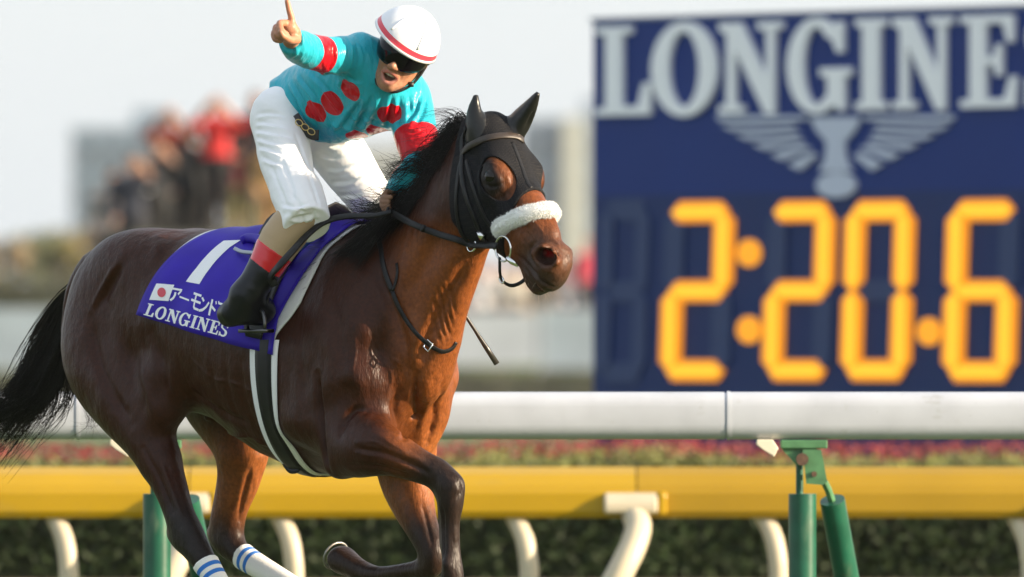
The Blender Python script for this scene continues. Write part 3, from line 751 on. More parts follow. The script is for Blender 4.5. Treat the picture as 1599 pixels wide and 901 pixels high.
# ================================================================== BUILDINGS
def block(u0, u1, v_top, D, wall, glass, label, floors, bays, pale_bay=None, name='apartment_block'):
    x0, x1 = sx(u0, D), sx(u1, D); H_ = sz(v_top, D); dp = 14.; o = thing(name, label, 'building', ((x0 + x1) / 2, D - DIST, 0)); w_ = x1 - x0
    mw = mat('wall_render', wall, rough=.8, noise=(.15, .93, 1.06)); mg = mat('window_glass', glass, rough=.15, spec=.6); ms = mat('pale_wall', tuple(min(.8, c * 1.35) for c in wall), rough=.8)
    b = MB(); b.box((0, dp / 2, H_ / 2), (w_, dp, H_)); b.build('wall', mw, o)
    b = MB(); b.box((0, dp / 2, H_ + .25), (w_ + .5, dp + .5, .5)); rf = b.build('roof', ms, o); b = MB(); b.box((w_ * .15, dp / 2, H_ + 1.65), (w_ * .3, 5, 2.3)); b.build('lift_house', mw, rf)
    fh = (H_ - 1) / floors; bw = w_ / bays
    for f in range(floors):
        b = MB(); b.box((0, -.45, 1 + fh * f + .12), (w_ * .96, .9, .2)); b.box((0, -.85, 1 + fh * f + .62), (w_ * .96, .1, .8)); b.build('balcony', ms if f % 2 else mw, o)
        for k_ in range(bays):
            b = MB(); b.box((-w_ / 2 + bw * (k_ + .5), -.03, 1 + fh * f + fh * .56), (bw * .62, .06, fh * .52)); b.build('window', mg, o)
    if pale_bay:
        b = MB(); xa, xb = sx(pale_bay[0], D) - (x0 + x1) / 2, sx(pale_bay[1], D) - (x0 + x1) / 2; b.box(((xa + xb) / 2, -.9, H_ / 2 + .3), (xb - xa, 1.6, H_ + .6)); b.build('stair_tower', mat('stair_wall', (.42, .43, .38), rough=.8), o)
block(112, 300, 206, 1400, (.125, .185, .245), (.06, .09, .13), 'grey blue apartment block behind the spectators on the left', 9, 6)
block(812, 1010, 192, 1300, (.165, .215, .28), (.09, .125, .18), 'grey blue apartment block with a pale stair tower beside the board', 9, 6, (880, 913))
block(560, 700, 232, 1900, (.29, .30, .285), (.17, .19, .19), 'pale beige apartment block between jockey and horse neck', 12, 5)
# ================================================================== THE HORSE
TH = R(48.0)                                     # heading: turned 48 degrees from broadside towards the camera
hc, hs_ = math.cos(TH), math.sin(TH)
HORG = Vector(((430 - UC) / FPX * DIST, 0, 0))
HFWD = Vector((hc, -hs_, 0)); HLEFT = Vector((hs_, hc, 0))
CAMP = Vector((0, -DIST, CAM_H))
def hl(p):
    d = Vector(p) - HORG
    return Vector((d.dot(HFWD), d.dot(HLEFT), d.z))
def hw(p): return HORG + HFWD * p[0] + HLEFT * p[1] + Vector((0, 0, p[2]))
def H(u, v, y):
    """horse-local point that shows at photo pixel (u, v) and lies y metres to the horse's left of its midplane"""
    d = Vector(((u - UC) / FPX, 1, -(v - VH) / FPX))
    t = (y - (CAMP - HORG).dot(HLEFT)) / d.dot(HLEFT)
    return hl(CAMP + d * t)
horse = thing('racehorse', 'galloping dark bay racehorse in a black eye hood and purple saddle cloth', 'horse', HORG, -TH)
HV = .006
hf = Field((-1.45, -.5, .05), (1.62, .5, 1.98), HV)
# head frame
HA = Vector((.629, 0, -.777)); HN = Vector((.777, 0, .629)); HO = H(769, 187, 0)
def HD(s, e, y): return HO + HA * s - HN * e + Vector((0, y, 0))
hx = [tuple(HA), (0, 1, 0), tuple(HN)]
# trunk
def st(x, zt, zb, w): return ((x, 0, (zt + zb) / 2), (zt - zb) / 2, w)
hf.chain([st(-.72, 1.36, 1.14, .09), st(-.62, 1.44, 1.05, .17), st(-.50, 1.51, .96, .25), st(-.35, 1.535, .935, .265), st(-.10, 1.51, .875, .28),
          st(.10, 1.49, .775, .280), st(.28, 1.50, .735, .255), st(.45, 1.50, .77, .205), st(.56, 1.42, .86, .17)], k=.05)
# withers ridge
hf.chain([(H(420, 395, 0), .05), (H(500, 385, 0), .06), (H(560, 388, 0), .06), (H(610, 400, 0), .07)], k=.10)
for sg, near in ((-1, True), (1, False)):
    # croup and hip point
    hf.blob(H(262, 405, 0) + Vector((0, sg * .12, -.02)), (.20, .13, .12), k=.08)
    hf.blob(H(222, 465, 0) + Vector((0, sg * .12, 0)), (.17, .11, .15), k=.08)
    # shoulder blade and point of shoulder
    hf.chain([((.46, sg * .10, 1.40), .10, .07), ((.50, sg * .155, 1.22), .15, .09), ((.545, sg * .175, 1.04), .13, .085)], k=.07)
    hf.blob((.59, sg * .105, .985), (.115, .095, .17), k=.05)
    hf.blob((.545, sg * .085, .84), (.10, .075, .11), k=.05)
    # triceps
    hf.chain([((.36, sg * .165, 1.12), .15, .09), ((.38, sg * .185, .92), .11, .085)], k=.06)
# breast crease
hf.chain([((.80, 0, 1.16), .02), ((.80, 0, .86), .03)], k=.07, op='sub')
# near (right) hind leg
hf.chain([(H(178, 470, -.12), .145, .13), (H(164, 520, -.15), .165, .13), (H(170, 570, -.17), .165, .125), (H(203, 630, -.19), .135, .105), (H(230, 680, -.20), .098, .08), (H(250, 720, -.20), .077, .066)], k=.06)
hf.chain([(H(250, 720, -.20), .077, .066), (H(268, 765, -.20), .060, .054), (H(281, 805, -.20), .055, .048), (H(294, 834, -.20), .062, .046), (H(312, 866, -.20), .050, .043),
          (H(338, 905, -.20), .034, .034), (H(385, 985, -.19), .033, .033), (H(398, 1006, -.19), .042, .04), (H(420, 1035, -.19), .033, .034)], k=.02)
hf.chain([(H(262, 828, -.20), .016), (H(268, 838, -.20), .022), (H(285, 848, -.20), .03)], k=.03)
hf.chain([(H(418, 1030, -.19), .036, .040), (H(436, 1058, -.19), .060, .058)], k=.01)
# stifle fold to the flank
hf.chain([(H(262, 590, -.20), .11, .07), (H(258, 640, -.205), .07, .06)], k=.07)
# far (left) hind leg
hf.chain([(H(310, 520, .14), .16, .12), (H(335, 600, .17), .16, .11), (H(366, 665, .18), .128, .085), (H(379, 710, .18), .097, .075)], k=.06)
hf.chain([(H(379, 710, .18), .097, .072), (H(372, 750, .18), .084, .062), (H(360, 790, .18), .070, .052), (H(354, 826, .18), .071, .048), (H(362, 852, .18), .054, .046),
          (H(384, 872, .18), .040, .038), (H(450, 912, .18), .034, .034), (H(500, 945, .17), .034, .034), (H(516, 956, .17), .042, .04), (H(548, 968, .17), .034, .034)], k=.02)
hf.chain([(H(545, 966, .17), .036, .040), (H(572, 990, .17), .058, .056)], k=.01)
hf.chain([(H(324, 822, .18), .014), (H(330, 836, .18), .022), (H(350, 850, .18), .03)], k=.03)
# tendon groove of the far gaskin
hf.chain([(H(385, 760, .10), .008), (H(382, 815, .11), .012)], k=.02, op='sub')
# near (right) foreleg, folded forward
hf.chain([(H(520, 640, -.16), .13, .07), (H(548, 690, -.185), .105, .075), (H(590, 700, -.18), .088, .068)], k=.08)
hf.chain([(H(560, 699, -.195), .096, .07), (H(590, 698, -.185), .088, .068), (H(630, 716, -.15), .068, .055), (H(662, 731, -.11), .056, .047), (H(684, 740, -.085), .053, .045),
          (H(699, 758, -.075), .052, .046), (H(705, 780, -.075), .045, .042), (H(704, 810, -.075), .033, .034), (H(705, 862, -.075), .032, .033), (H(707, 905, -.075), .040, .038), (H(698, 940, -.075), .031, .032)], k=.02)
hf.blob(H(528, 728, -.20), (.05, .04, .04), k=.05)
hf.blob(H(712, 757, -.075), (.030, .034, .040), k=.02); hf.blob(H(683, 771, -.078), (.018, .016, .026), k=.02); hf.blob(H(703, 792, -.078), (.034, .036, .020), k=.02)
hf.blob(H(697, 912, -.075), (.030, .030, .028), k=.02); hf.blob(H(693, 880, -.12), .016, k=.02)
hf.chain([(H(686, 790, -.075), .018), (H(690, 860, -.075), .018)], k=.015)
hf.chain([(H(699, 936, -.075), .034, .038), (H(690, 966, -.075), .056, .054)], k=.01)
# far (left) foreleg, cannon folded back
hf.chain([(H(632, 690, .15), .13, .085), (H(635, 740, .15), .112, .078), (H(645, 785, .13), .084, .062), (H(660, 826, .12), .060, .050), (H(676, 862, .12), .052, .045),
          (H(670, 886, .12), .044, .040), (H(640, 891, .12), .031, .033), (H(592, 897, .12), .030, .032), (H(566, 892, .12), .038, .037), (H(548, 884, .12), .034, .036)], k=.02)
hf.chain([(H(555, 886, .12), .036, .042), (H(534, 874, .12), .050, .056)], k=.012)
# neck
NS = (0, 1, 0)
hf.chain([(H(624, 488, 0), .258, .160), (H(657, 438, 0), .194, .118), (H(694, 383, 0), .166, .096), (H(724, 325, 0), .155, .085), (H(742, 270, 0), .125, .075)], k=.08)
hf.chain([(H(560, 404, 0), .045), (H(632, 358, 0), .032), (H(682, 290, 0), .030), (H(714, 234, 0), .032), (H(740, 202, 0), .045)], k=.06)
# windpipe, and the groove above it
hf.chain([(H(716, 415, 0), .045), (H(695, 500, 0), .055), (H(662, 590, 0), .08)], k=.08)
for sg in (-1, 1):
    hf.chain([(H(716, 392, 0) + Vector((0, sg * .125, 0)), .03), (H(690, 470, 0) + Vector((0, sg * .145, 0)), .035), (H(655, 545, 0) + Vector((0, sg * .185, 0)), .035)], k=.06, op='sub')
hf.blur(2, 3)
# ---------------- head
hf.chain([(HD(.02, .11, 0), .10, .06), (HD(.11, .125, 0), .125, .082), (HD(.20, .137, 0), .136, .085), (HD(.30, .125, 0), .122, .066), (HD(.40, .103, 0), .100, .053)], k=.03)
hf.chain([(HD(.32, .075, 0), .073, .056), (HD(.42, .088, 0), .086, .050), (HD(.50, .093, 0), .085, .052), (HD(.555, .092, 0), .070, .054)], k=.04)
hf.blob(HD(.125, .022, .015), (.10, .075, .036), hx, k=.04)
hf.chain([(HD(.02, .02, 0), .05, .06), (HD(.16, .028, 0), .036, .07), (HD(.30, .028, 0), .034, .05), (HD(.45, .03, 0), .034, .036)], k=.04)
hf.chain([(HD(.53, .035, -.005), .034, .040), (HD(.550, .055, -.012), .044, .042), (HD(.555, .095, -.014), .040, .038)], k=.03)      # upper lip
hf.chain([(HD(.47, .150, 0), .024, .036), (HD(.525, .165, 0), .026, .038), (HD(.555, .163, 0), .026, .034)], k=.02)     # lower lip and chin
for sg in (-1, 1):
    near = sg < 0
    hf.blob(HD(.170, .195, sg * .050), (.125, .044, .115), hx, k=.04)             # round jaw muscle
    hf.blob(HD(.195, .030, sg * (.070 if near else .082)), (.055, .028, .034), hx, k=.035)             # brow over the eye
    hf.blob(HD(.215, .062, sg * .086), (.048, .026, .035), hx, k=.03)
    hf.chain([(HD(.235, .085, sg * .080), .016), (HD(.33, .080, sg * .060), .014)], k=.03)   # cheek ridge
    hf.chain([(HD(.172, .034, sg * .092), .005), (HD(.200, .012, sg * .096), .0075), (HD(.236, .026, sg * .088), .005)], k=.020)   # upper lid
    hf.chain([(HD(.176, .046, sg * .092), .004), (HD(.206, .062, sg * .096), .005), (HD(.236, .044, sg * .088), .004)], k=.020)   # lower lid
    hf.blob(HD(.535, .040, sg * (.042 if near else .026) - .008), (.040, .026, .034), hx, k=.03)             # nostril flare
    for pp in [(.510, .054, .070), (.518, .016, .070), (.550, -.002, .056), (.574, .012, .044)] if near else [(.53, .02, .034)]:
        hf.blob(HD(pp[0], pp[1], sg * pp[2]), .012, k=.02)
    if near: hf.chain([(HD(.548, .020, sg * .100), .030, .034), (HD(.541, .030, sg * .056), .024, .030), (HD(.51, .047, sg * .030), .014)], k=.012, op='sub')
    if near:
        for ds, de in ((.013, -.006), (-.016, .010)): hf.chain([(HD(.548 + ds, .020 + de, -.100), .024, .026), (HD(.543 + ds, .030 + de, -.056), .019, .022)], k=.012, op='sub')
    hf.chain([(HD(.440, .142, sg * .066), .007), (HD(.49, .143, sg * .062), .008), (HD(.53, .137, sg * .056), .009), (HD(.565, .134, sg * .042), .009), (HD(.585, .134, sg * .0), .009)], k=.008, op='sub')  # mouth line
ear_n = [(H(747, 228, -.05), .035, .026), (H(744, 200, -.058), .033, .024), (H(741, 175, -.062), .020, .015), (H(743, 152, -.062), .003, .003)]
ear_f = [(H(800, 208, .048), .034, .028), (H(812, 190, .058), .033, .026), (H(827, 168, .064), .019, .016), (H(838.5, 148, .066), .003, .003)]
hf.chain(ear_n, k=.02); hf.chain(ear_f, k=.02)
hf.chain([(H(757, 214, -.085), .018, .012), (H(753, 198, -.088), .016, .011), (H(748, 172, -.082), .006)], k=.01, op='sub')
hf.chain([(H(822, 207, .050), .016, .014), (H(826, 190, .058), .014, .013), (H(836, 160, .066), .005)], k=.01, op='sub')
# dock of the tail
hf.chain([((-.84, 0, 1.43), .05), ((-.93, 0, 1.42), .04), ((-1.02, 0, 1.33), .03), ((-1.06, 0, 1.2), .02)], k=.04)
hpos, hquads = hf.polygonise(2)
# ------------------------------------------------------------------ coat
hbvh = BVHTree.FromPolygons([tuple(p) for p in hpos.tolist()], hquads.tolist())
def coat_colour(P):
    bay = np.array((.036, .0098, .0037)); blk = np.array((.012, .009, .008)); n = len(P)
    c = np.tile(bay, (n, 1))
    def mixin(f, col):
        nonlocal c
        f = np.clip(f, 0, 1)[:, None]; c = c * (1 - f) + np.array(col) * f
    # tan breast, throat and legs of a bay, with sunlight painted in
    sunlit_tan = np.array((.180, .052, .0125))
    mixin(.95 * sstep(.54, .72, P[:, 0] + .9 * P[:, 1]) * sstep(1.60, 1.45, P[:, 2]), sunlit_tan)
    mixin(.90 * sstep(.02, .10, P[:, 1]) * sstep(.95, .80, P[:, 2]), (.27, .085, .022))  # sunlit far legs painted paler
    mixin(.80 * sstep(.11, .05, seg_dist(P, [HD(.25, .02, 0), HD(.45, .03, 0)])), (.17, .05, .014))  # sunlit ridge of the nose painted paler
    mixin(.60 * sstep(.05, .02, seg_dist(P, [HD(.15, .0, -.06), HD(.22, .03, -.07)])), (.17, .055, .016))  # sun on the upper eye patch painted in
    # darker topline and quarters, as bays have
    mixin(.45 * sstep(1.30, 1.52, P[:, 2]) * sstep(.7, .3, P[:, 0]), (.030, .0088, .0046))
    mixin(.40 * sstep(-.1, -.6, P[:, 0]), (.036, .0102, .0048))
    for leg, r0, r1 in (([H(699, 752, -.075), H(705, 780, -.075), H(705, 862, -.075), H(707, 905, -.075), H(690, 966, -.075)], .07, .24),
                        ([H(672, 855, .12), H(670, 886, .12), H(592, 897, .12), H(534, 874, .12)], .06, .20),
                        ([H(296, 850, -.20), H(338, 905, -.20), H(398, 1006, -.19), H(436, 1058, -.19)], .06, .26),
                        ([H(358, 850, .18), H(384, 880, .18), H(516, 956, .17), H(572, 990, .17)], .04, .17)):
        mixin(.95 * sstep(r1, r0, seg_dist(P, leg)), blk)
    mixin(.92 * sstep(.17, .05, seg_dist(P, [HD(.53, .09, 0), HD(.58, .13, 0)])), (.034, .024, .019))
    mixin(.80 * sstep(.075, .04, seg_dist(P, [HD(.190, .065, -.10), HD(.250, .075, -.09)])), (.024, .011, .007))
    mixin(.95 * sstep(.046, .028, seg_dist(P, [HD(.180, .040, -.10), HD(.230, .045, -.10)])), (.010, .007, .006))
    mixin(.75 * sstep(.055, .02, seg_dist(P, [HD(.19, .05, .10), HD(.235, .06, .10)])), (.022, .014, .011))
    mixin(.9 * sstep(.04, .015, seg_dist(P, [HD(.552, .020, -.085), HD(.540, .028, -.06)])), (.012, .006, .005))
    mixin(sstep(.018, .006, seg_dist(P, [HD(.530, .028, -.035), HD(.51, .045, -.025)])), (.34, .006, .006))  # nostril lining, with the red glow of sun shining through painted in
    mixin(.9 * sstep(.012, .004, seg_dist(P, [HD(.575, .134, -.045), HD(.59, .134, 0)])), (.30, .17, .13))
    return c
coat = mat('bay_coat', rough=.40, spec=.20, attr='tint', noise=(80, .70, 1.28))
def coat_bump(m):
    t = m.node_tree; b = t.nodes['Principled BSDF']; tc = t.nodes.new('ShaderNodeTexCoord')
    def nz(scale, vec=None, detail=4):
        n = t.nodes.new('ShaderNodeTexNoise'); n.inputs['Scale'].default_value = scale; n.inputs['Detail'].default_value = detail
        mp = t.nodes.new('ShaderNodeMapping'); mp.inputs['Scale'].default_value = vec or (1, 1, 1)
        t.links.new(tc.outputs['Object'], mp.inputs['Vector']); t.links.new(mp.outputs[0], n.inputs['Vector']); return n.outputs['Fac']
    prev = None
    for out, st_, dist in ((nz(7, (1, 1, .6), 2), .55, .03), (nz(24, (1, 1, .5), 4), .55, .014), (nz(260, (1, 1, .18), 2), .45, .003)):
        bp = t.nodes.new('ShaderNodeBump'); bp.inputs['Strength'].default_value = st_; bp.inputs['Distance'].default_value = dist
        t.links.new(out, bp.inputs['Height'])
        if prev: t.links.new(prev, bp.inputs['Normal'])
        prev = bp.outputs[0]
    t.links.new(prev, b.inputs['Normal'])
coat_bump(coat)
# ---- muscle lines, folds of skin and veins, pressed into or raised from the skin
def pdir0(u, v):
    d = Vector(((u - UC) / FPX, 1, -(v - VH) / FPX)); return Vector((d.dot(HFWD), d.dot(HLEFT), d.z)).normalized()
hnor = hf.normal(hpos)
C_ = [
 # neck wrinkles and jugular groove
 ([(678, 470), (686, 500), (696, 530)], .006, -.005), ([(684, 455), (693, 490), (703, 525)], .006, -.006), ([(691, 448), (700, 480), (707, 512)], .006, -.005), ([(697, 440), (706, 468), (713, 498)], .006, -.004), ([(672, 488), (679, 512), (688, 536)], .006, -.004),
 ([(735, 400), (705, 450), (672, 520), (655, 580)], .022, -.010), ([(700, 330), (672, 390), (640, 450), (628, 500)], .035, -.008),
 # shoulder blade, point of shoulder, breast
 ([(588, 420), (612, 480), (632, 540), (640, 600)], .018, -.010), ([(520, 430), (528, 520), (540, 600)], .030, -.008), ([(560, 470), (575, 540), (585, 600)], .030, .007),
 ([(650, 585), (648, 620), (648, 652), (630, 684)], .010, -.014), ([(690, 600), (680, 640), (668, 690)], .012, -.010), ([(622, 610), (616, 640), (622, 670)], .014, -.009), ([(668, 600), (664, 640), (655, 680)], .014, .006),
 ([(572, 642), (556, 640), (540, 655), (532, 680)], .012, -.010), ([(496, 585), (499, 640), (504, 690), (513, 735)], .012, -.014), ([(536, 560), (560, 600), (570, 640)], .03, .006),
 ([(556, 700), (600, 708), (640, 724), (668, 738)], .008, -.006), ([(540, 725), (590, 728), (640, 742)], .008, -.004), ([(590, 680), (630, 704), (664, 722)], .010, .004),
 # ribs
 ([(330, 560), (335, 610), (352, 650)], .016, -.0035), ([(352, 560), (358, 615), (376, 658)], .016, -.0035), ([(374, 566), (381, 620), (398, 664)], .016, -.0035), ([(468, 500), (470, 560), (480, 640)], .020, -.004),
 # hip, thigh and flank
 ([(248, 372), (246, 392), (238, 410)], .020, .010), ([(196, 408), (176, 440), (150, 482)], .016, -.008), ([(182, 412), (162, 446), (142, 484)], .010, .005), ([(143, 500), (150, 550), (172, 610), (205, 660)], .020, -.009), ([(180, 500), (190, 560), (215, 620)], .030, .008),
 ([(240, 520), (252, 580), (262, 640)], .022, -.010), ([(222, 560), (232, 610), (248, 660)], .022, .007), ([(288, 622), (325, 654), (375, 680), (415, 694)], .008, .006), ([(300, 612), (340, 640), (395, 664)], .014, -.006),
 ([(226, 700), (250, 750), (270, 800)], .008, -.005), ([(252, 720), (272, 775), (286, 815)], .008, .004), ([(390, 735), (380, 775), (374, 812), (382, 832)], .008, -.007), ([(402, 740), (392, 780), (386, 815)], .006, .003),
 ([(690, 790), (692, 830), (692, 870)], .007, -.006), ([(712, 800), (712, 850)], .006, .003), ([(702, 742), (716, 752), (720, 768), (712, 778)], .006, -.004), ([(660, 790), (668, 820), (674, 850)], .007, -.005),
 # veins
 ([(615, 560), (630, 575), (640, 600), (636, 625)], .0035, .003), ([(600, 560), (612, 590), (604, 615)], .0035, .0025), ([(555, 690), (585, 690), (610, 702), (640, 715)], .0035, .0025), ([(545, 500), (556, 540), (552, 575), (560, 600)], .0035, .0022),
 ([(300, 560), (330, 590), (370, 600), (420, 625), (470, 660)], .004, .0025), ([(808, 340), (815, 356), (812, 372), (820, 384)], .003, .0025), ([(815, 356), (826, 362), (836, 374)], .003, .0022), ([(826, 338), (840, 352), (850, 366)], .003, .002),
 # cheek, muzzle
 ([(835, 380), (826, 392), (830, 408), (842, 418)], .005, -.004), ([(858, 372), (868, 378), (876, 392)], .005, .003), ([(812, 398), (824, 412), (838, 428), (852, 440)], .004, -.004), ([(846, 420), (856, 424), (866, 420)], .005, .003),
 ([(806, 397), (818, 408), (832, 424), (846, 440), (862, 447)], .005, -.006), ([(802, 404), (814, 416), (826, 432), (838, 446)], .006, .003),
 ([(830, 398), (838, 387), (853, 383), (868, 389), (875, 401), (868, 412), (852, 414), (838, 409), (830, 398)], .006, .003),
 ([(806, 318), (812, 336), (818, 354), (828, 366)], .012, -.006), ([(846, 300), (858, 330), (872, 360)], .012, .005), ([(780, 292), (790, 304), (800, 322)], .010, .005),
 ([(752, 262), (760, 256), (772, 257), (784, 266)], .004, .003), ([(754, 284), (764, 291), (778, 290), (788, 284)], .004, -.004), ([(784, 266), (792, 276), (796, 288)], .006, .004),
]
for c_, w_, d_ in C_: press(hpos, hnor, hbvh, hl(CAMP), pdir0, c_, w_, d_ * 1.5)
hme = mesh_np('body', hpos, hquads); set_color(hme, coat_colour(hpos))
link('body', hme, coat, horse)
# eyes
m_eye = mat('horse_eye', (.006, .004, .003), rough=.06, spec=.35)
for sg in (-1, 1):
    b = MB(); b.sphere(HD(.206, .037, sg * .0860), .0300, 20, 14); b.build('eye', m_eye, horse, True)
# shoe on the folded forefoot
m_shoe = mat('worn_steel', (.30, .29, .27), rough=.5, metal=1.)
hfw = (H(534, 874, .12) - H(566, 892, .12)).normalized(); upv = Vector((0, 1, 0)); sole = hfw.cross(upv)
c0 = H(530, 871, .12) + hfw * .012
b = MB(); b.tube([c0 + hfw * .006 + (upv * math.cos(a) * .050 + sole * math.sin(a) * .046) for a in [R(k) for k in range(20, 341, 20)]], .0042, 6)
b.build('horseshoe', m_shoe, horse, True)
# ---------------- hair
def hair_mesh(strands, r0=.0011, taper=.25):
    """strands: arrays (n,3); each becomes a three-sided tapering hair lock"""
    V = []; Q = []; b = 0
    for S, rr in strands:
        n = len(S); T = np.gradient(S, axis=0); T /= np.linalg.norm(T, axis=1, keepdims=True) + 1e-9
        ref = np.array((.31, .77, .55)); A = np.cross(T, ref); A /= np.linalg.norm(A, axis=1, keepdims=True) + 1e-9; B = np.cross(T, A)
        rad = rr * (1 - (1 - taper) * np.linspace(0, 1, n) ** 2)[:, None]
        for j in range(3):
            a = 2.094 * j; V.append(S + (A * math.cos(a) + B * math.sin(a)) * rad)
        i = np.arange(n - 1)
        for j in range(3):
            j2 = (j + 1) % 3
            Q.append(np.stack([b + j * n + i, b + j2 * n + i, b + j2 * n + i + 1, b + j * n + i + 1], 1))
        b += 3 * n
    return np.concatenate(V), np.concatenate(Q)
m_whisk = mat('pale_whisker', (.42, .34, .24), rough=.5)
m_hair = mat('black_hair', (.007, .006, .0055), rough=.40, spec=.25)
# tail: streams back and down
gd = [[H(150, 430, 0), H(104, 462, .00), H(70, 520, .02), H(40, 600, .04), H(-20, 690, .06)],
      [H(150, 434, 0), H(96, 470, .04), H(58, 540, .06), H(10, 620, .08), H(-50, 690, .1)],
      [H(146, 436, 0), H(112, 490, -.02), H(95, 560, .0), H(60, 630, .02), H(-10, 690, .04)],
      [H(146, 440, 0), H(125, 505, .02), H(122, 580, .05), H(112, 628, .07), H(60, 652, .08)],
      [H(148, 428, 0), H(108, 452, .05), H(62, 508, .08), H(28, 585, .10), H(-20, 670, .12)],
      [H(146, 436, 0), H(110, 480, .06), H(85, 560, .09), H(42, 640, .09), H(-30, 705, .1)]]
gd = [spline(g, 16) for g in gd]
ts = []
for k in range(2600):
    lk_ = rng.integers(0, 80); lr_ = np.random.default_rng(500 + lk_); wgt = .82 * lr_.dirichlet(np.ones(6) * .42) + .18 * rng.dirichlet(np.ones(6) * .42); S = sum(a * g for a, g in zip(wgt, gd))
    n = 16; t = np.linspace(0, 1, n)[:, None]
    S = S + rng.normal(0, .009, 3) * np.sqrt(t) + lr_.normal(0, .012, 3) * np.sqrt(t) + lr_.normal(0, .05, 3) * t ** 2.5 + rng.normal(0, .014, 3) * t ** 2.5
    S = S + .012 * t * np.sin(t * rng.uniform(6, 14) + rng.uniform(0, 6)) * rng.normal(0, 1, 3)
    ts.append((S[: rng.integers(11, 17)], rng.uniform(.0008, .0024)))
for k in range(26):      # loose ends
    a = rng.uniform(0, 1); S = spline([H(140, 445, .02), H(125, 560, .05), H(128 + 30 * a, 625 + 20 * a, .06), H(140 + 10 * a, 662, .06), H(110 + 45 * rng.uniform(), 690 - 40 * a, .06)], 16)
    ts.append((S + rng.normal(0, .012, 3) * np.linspace(0, 1, 16)[:, None], .0008))
V, Q = hair_mesh(ts); link('tail', mesh_np('tail', V, Q), m_hair, horse)
wk = []
for k in range(34):
    s_, e_ = rng.uniform(.50, .585), rng.uniform(.125, .18); q = HD(s_, e_, rng.uniform(-.06, .05)); h = hbvh.find_nearest(q + (q - HD(.53, .09, 0)).normalized() * .05)
    d = (h[1] + HA * .5 + Vector(rng.normal(0, .25, 3))).normalized(); L = rng.uniform(.012, .035); wk.append((spline([h[0] - d * .004, h[0] + d * L * .5, h[0] + d * L + Vector((0, 0, -.004))], 5), .00035))
V, Q = hair_mesh(wk); link('whiskers', mesh_np('whiskers', V, Q), m_whisk, horse)
# mane: blown back off the crest
cr = spline([H(738, 198, 0), H(716, 222, 0), H(682, 280, 0), H(636, 345, 0), H(592, 386, 0), H(530, 388, 0)], 60)
ms = []
for k in range(5200):
    f = rng.beta(1.05, 1.0); i = f * 58.9; p = cr[int(i)] * (1 - i % 1) + cr[int(i) + 1] * (i % 1)
    cl_ = rng.integers(0, 70); crng = np.random.default_rng(cl_); L = (.115 + .07 * crng.random() + .02 * rng.random()) * 1.0; f = min(1., max(0., cl_ / 70 + rng.normal(0, .018))); L *= .58 + .66 * sstep(.20, .42, f) + .14 * math.sin(23 * f); i = f * 58.9; p = cr[int(i)] * (1 - i % 1) + cr[min(59, int(i) + 1)] * (i % 1)
    back = np.array((-.92, crng.normal(-.08, .16) + rng.normal(0, .05), .22 - .50 * crng.random() + rng.normal(0, .05) + .12 * (1 - f)))
    if rng.random() < .42: back = np.array((-.66, -.36 + rng.normal(0, .10), -.40 - .4 * rng.random())); L *= .75
    back /= np.linalg.norm(back)
    q0 = p + np.array((rng.normal(0, .008), rng.normal(0, .014), rng.normal(-.012, .008)))
    m1 = q0 + back * L * .4 + np.array((0, 0, .045 * rng.random())); m2 = q0 + back * L * .75 + np.array((0, 0, -.01)) + rng.normal(0, .015, 3)
    e = q0 + back * L * 1.1 + np.array((-.01, 0, -.06 * rng.random())) + rng.normal(0, .010, 3) + crng.normal(0, .018, 3)
    ms.append((spline([q0, m1, m2, e], 10), rng.uniform(.0006, .0017)))
for k in range(1300):   # lower mane lying over the near shoulder
    f = rng.uniform(.52, 1.); i = f * 58.9; p = cr[int(i)] * (1 - i % 1) + cr[min(59, int(i) + 1)] * (i % 1); crng = np.random.default_rng(900 + int(f * 60))
    d = np.array((-.30 + crng.normal(0, .18), -.62 + rng.normal(0, .06), -.42 + crng.normal(0, .15))); L = .11 + .06 * crng.random() + .02 * rng.random()
    q0 = p + np.array((0, rng.normal(-.01, .012), rng.normal(.0, .006)))
    ms.append((spline([q0, q0 + d * L * .4 + np.array((0, -.03, .022)), q0 + d * L * .8 + np.array((0, -.04, .0)), q0 + d * L * 1.15 + np.array((-.02, -.035, -.02)) + rng.normal(0, .01, 3)], 10), rng.uniform(.0006, .0016)))
for k in range(60):   # fly-away hairs by the poll
    f = rng.uniform(0, .35); p = cr[int(f * 58)]; e = p + np.array((-.10 - .08 * rng.random(), rng.normal(0, .05), .05 + .03 * rng.random()))
    ms.append((spline([p, (p + e) / 2 + np.array((0, 0, .03)), e + np.array((-.04, 0, -.01))], 9), .0007))
V, Q = hair_mesh(ms); link('mane', mesh_np('mane', V, Q), m_hair, horse)
